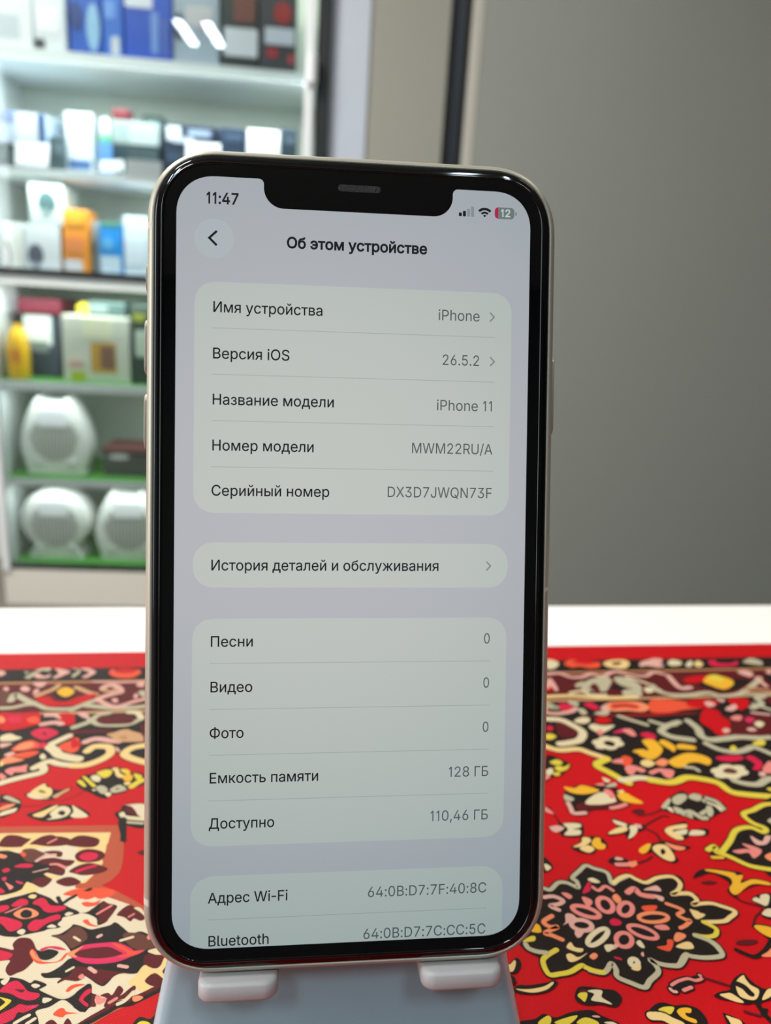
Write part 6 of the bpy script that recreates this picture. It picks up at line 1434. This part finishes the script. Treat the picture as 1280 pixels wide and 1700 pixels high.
goods('carton', 'narrow grey carton between the orange and blue packs', 'box', (150, 366, 163, 452), 'C', 0.09, 0.12, (150, 164, 166), [('label', (150, 402, 160, 420), (118, 130, 138))])
goods('carton', 'bright blue carton with green rim and white foot', 'box', (164, 368, 202, 454), 'C', 0.05, 0.10, (28, 140, 216), [('label', (166, 424, 200, 452), (196, 216, 228)), ('label', (166, 366, 200, 374), (92, 160, 96)), ('picture', (168, 394, 188, 414), (90, 172, 222), 'oval')])
goods('carton', 'white carton at the right of the third shelf beside the phone', 'box', (204, 358, 262, 458), 'C', 0.05, 0.12, (206, 220, 230), [('label', (208, 390, 240, 440), (218, 228, 236))])
# --- fourth shelf
def jug(label, box, w):
    x0, y0, x1, y1 = box
    u0, u1, v1 = place(x0, x1, y0, w); zb = SH['D'][0] + GL + 0.0005; h = v1 - zb; r = (u1 - u0) / 2
    o = thing('canister', label, 'canister', cabw((u0 + u1) / 2, w + r, zb), (0, 0, YAW))
    n = 24
    MB().loft([[(rr * r * math.cos(2 * math.pi * k / n), rr * r * math.sin(2 * math.pi * k / n), z * h) for k in range(n)] for rr, z in ((0.9, 0), (0.98, 0.04), (1.0, 0.45), (0.97, 0.6), (0.85, 0.75), (0.62, 0.88), (0.40, 0.93))]).build('body', mat('glossy_yellow_plastic', (250, 196, 8), 0.3), o, smooth=60)
    MB().loft([[(rr * r * math.cos(2 * math.pi * k / n), rr * r * math.sin(2 * math.pi * k / n), z * h) for k in range(n)] for rr, z in ((0.42, 0.93), (0.42, 0.99), (0.36, 1.0))]).build('cap', C(236, 180, 20), o, smooth=50)
    MB().prism(rrect(-r * 0.4, r * 0.5, h * 0.3, h * 0.55, 0.004, 3), -r * 1.0, -r * 0.8, plane='xz').build('label', C(236, 150, 16), o)
    return o
jug('rounded yellow canister on the green shelf mat', (1, 537, 40, 630), 0.03)
goods('tool_case', 'slate grey tool case with dark red lid and white sticker', 'tool case', (38, 520, 96, 630), 'D', 0.12, 0.16, (58, 70, 84), [('sticker', (28, 521, 84, 571), (226, 238, 234)), ('latch', (44, 566, 80, 584), (120, 136, 136))])
tl = [o for o in COL.objects if o.get('category') == 'tool case'][0]
u0, u1, v1 = place(24, 97, 496, 0.11); v0 = cabp(60, 521, 0.11)[1]; uc = tl.location
zb_ = tl.location.z
b_ = MB(); b_.box(-(u1 - u0) / 2, (u1 - u0) / 2, -0.09, 0.085, tl['top'] - zb_ + 0.0005, tl['top'] - zb_ + 0.045); b_.build('lid', C(120, 34, 52), tl, bevel=0.006)
o = goods('carton', 'white carton with yellow tool picture on the green mat', 'box', (101, 522, 214, 632), 'D', 0.05, 0.14, (222, 226, 210), [('picture', (150, 568, 192, 618), (212, 164, 60)), ('picture', (166, 574, 190, 612), (140, 104, 84)), ('label', (136, 526, 184, 560), (236, 238, 206)), ('label', (118, 616, 142, 632), (190, 204, 40)), ('label', (114, 598, 138, 608), (220, 176, 164))])
goods('carton', 'low dark grey pack lying on top of the white tool carton', 'box', (146, 500, 206, 520), 'D', 0.06, 0.1, (88, 112, 106), [('label', (148, 506, 178, 518), (150, 170, 166))], base=o['top'] + 0.0005)
u0, u1, v1 = place(127, 148, 497, 0.07); r0 = (u1 - u0) / 2
tr_ = thing('tape_roll', 'small yellow tape roll lying on the white tool carton', 'tape', cabw((u0 + u1) / 2, 0.075, o['top'] + 0.0005), (0, 0, YAW))
b_ = MB(); n = 20
prof_ = ((0.45, -1), (1, -1), (1, 1), (0.45, 1), (0.45, -1))
b_.loft([[(r0 * rr * math.cos(2 * math.pi * k / n), z * 0.012, r0 + r0 * rr * math.sin(2 * math.pi * k / n)) for k in range(n)] for rr, z in prof_], cap0=False, cap1=False).build('tape', C(220, 200, 40), tr_, smooth=40)
b_ = MB(); b_.loft([[(r0 * 0.45 * math.cos(2 * math.pi * k / n), z * 0.013, r0 + r0 * 0.45 * math.sin(2 * math.pi * k / n)) for k in range(n)] for z in (-1, 1)]).build('core', C(196, 180, 120), tr_, smooth=40)
goods('carton', 'dark green carton with white label beside the phone on the fourth shelf', 'box', (217, 506, 262, 634), 'D', 0.05, 0.14, (62, 80, 70), [('label', (224, 548, 246, 592), (206, 222, 202)), ('label', (220, 520, 240, 534), (150, 160, 60))])
# --- fan heaters
hw_ = mat('white_heater_plastic', (236, 238, 230), 0.35)
hg = mat('grey_heater_grille', (132, 134, 122), 0.5)
def heater(label, box, shelf, w, round_=False):
    x0, y0, x1, y1 = box
    u0, u1, v1 = place(x0, x1, y0, w); zb = SH[shelf][0] + GL + 0.0005; h = v1 - zb; r = (u1 - u0) / 2; d = 0.10
    o = thing('fan_heater', label, 'fan heater', cabw((u0 + u1) / 2, w + d / 2, zb), (0, 0, YAW), 'white fan heaters on the lower shelves')
    P = []
    if round_:
        cz = h * 0.54
        for k in range(40):
            t = math.radians(-58 + 296 * k / 39); P.append((r * math.cos(t), cz + (h - cz) * math.sin(t)))
        P = P + [(-r * 0.74, h * 0.10), (-r * 0.80, 0.0), (r * 0.80, 0.0), (r * 0.74, h * 0.10)]
    else:
        prof_ = [(0.74, 0.0), (0.83, 0.06), (0.94, 0.18), (1.0, 0.34), (0.96, 0.5), (0.86, 0.66), (0.73, 0.8), (0.61, 0.9), (0.5, 0.97), (0.38, 1.0)]
        P = [(r * a, h * b) for a, b in prof_] + [(0.26 * r, 0.955 * h), (-0.26 * r, 0.955 * h)] + [(-r * a, h * b) for a, b in prof_[::-1]]
    if not round_: P = [(x, min(max(z, 0.0), h)) for x, z in catmull(P, True, 3)]
    cz = sum(p[1] for p in P) / len(P)
    sc = lambda s, y: [(p[0] * s, y, cz + (p[1] - cz) * (s if p[1] > cz * 0.3 else 1)) for p in P]
    MB().loft([sc(0.90, -d / 2), sc(0.97, -d / 2 + 0.008), sc(1.0, -d / 2 + 0.022), sc(1.0, d / 2 - 0.02), sc(0.95, d / 2)]).build('housing', hw_, o, smooth=50)
    gz = h * (0.50 if round_ else 0.47); gr = r * 0.66
    b_ = MB(); ring_ = circle(0, gz, gr, 36, gr * 1.0)
    b_.prism(ring_, -d / 2 - 0.0015, -d / 2 + 0.002, plane='xz', mi=0)
    gp3 = b_.build('grille', hg, o)
    s_ = MB(); nb = 13
    for k in range(nb):
        x = -gr * 0.9 + 1.8 * gr * k / (nb - 1); hh = math.sqrt(max(gr * gr - x * x, 1e-6)) * 0.96
        s_.box(x - gr * 0.03, x + gr * 0.03, -d / 2 - 0.0035, -d / 2 - 0.0005, gz - hh, gz + hh)
    s_.build('grille_slats', hw_, gp3)
    q = MB(); q.prism(rrect(-r * 0.42, r * 0.42, h * 0.62, h * 0.86, 0.008, 4), -d / 2 - 0.006, -d / 2 + 0.002, plane='xz'); q.build('control_panel', mat('heater_panel_white', (244, 246, 246), 0.3), o, bevel=0.0015)
    for kx in (-0.62, 0.62):
        n = 16; kz = h * 0.15
        MB().loft([[(kx * r * 0.78 + rr * math.cos(2 * math.pi * j / n), -d / 2 - y, kz + rr * math.sin(2 * math.pi * j / n)) for j in range(n)] for rr, y in ((0.012, -0.004), (0.012, 0.006), (0.010, 0.009))]).build('knob', mat('heater_knob_grey', (214, 218, 212), 0.4), o, smooth=40)
    MB().box(-r * 0.7, r * 0.7, -d / 2 + 0.01, d / 2, 0, 0.012).build('foot', hg, o)
    return o
heater('white fan heater alone on the green mat of the fifth shelf', (25, 656, 145, 788), 'E', 0.07)
heater('round white fan heater at left on the bottom shelf', (27, 812, 146, 938), 'F', 0.07, True)
heater('white fan heater on the bottom shelf partly hidden by the phone', (152, 814, 270, 938), 'F', 0.07)
goods('tool_case', 'low dark grey case with red lid beside the fifth shelf heater', 'tool case', (172, 752, 262, 798), 'E', 0.08, 0.14, (78, 82, 80), [('sticker', (180, 746, 214, 762), (220, 222, 220), 'oval')])
tl = [o for o in COL.objects if o.get('label', '').startswith('low dark grey case')][0]
b_ = MB(); u0, u1, _ = place(172, 262, 752, 0.08); hw0 = (u1 - u0) / 2
b_.box(-hw0 - 0.004, hw0 + 0.004, -0.074, 0.074, tl['top'] - tl.location.z + 0.0005, tl['top'] - tl.location.z + 0.02); b_.build('lid', C(112, 66, 60), tl, bevel=0.006)
for o in COL.objects:
    if 'top' in o: del o['top']
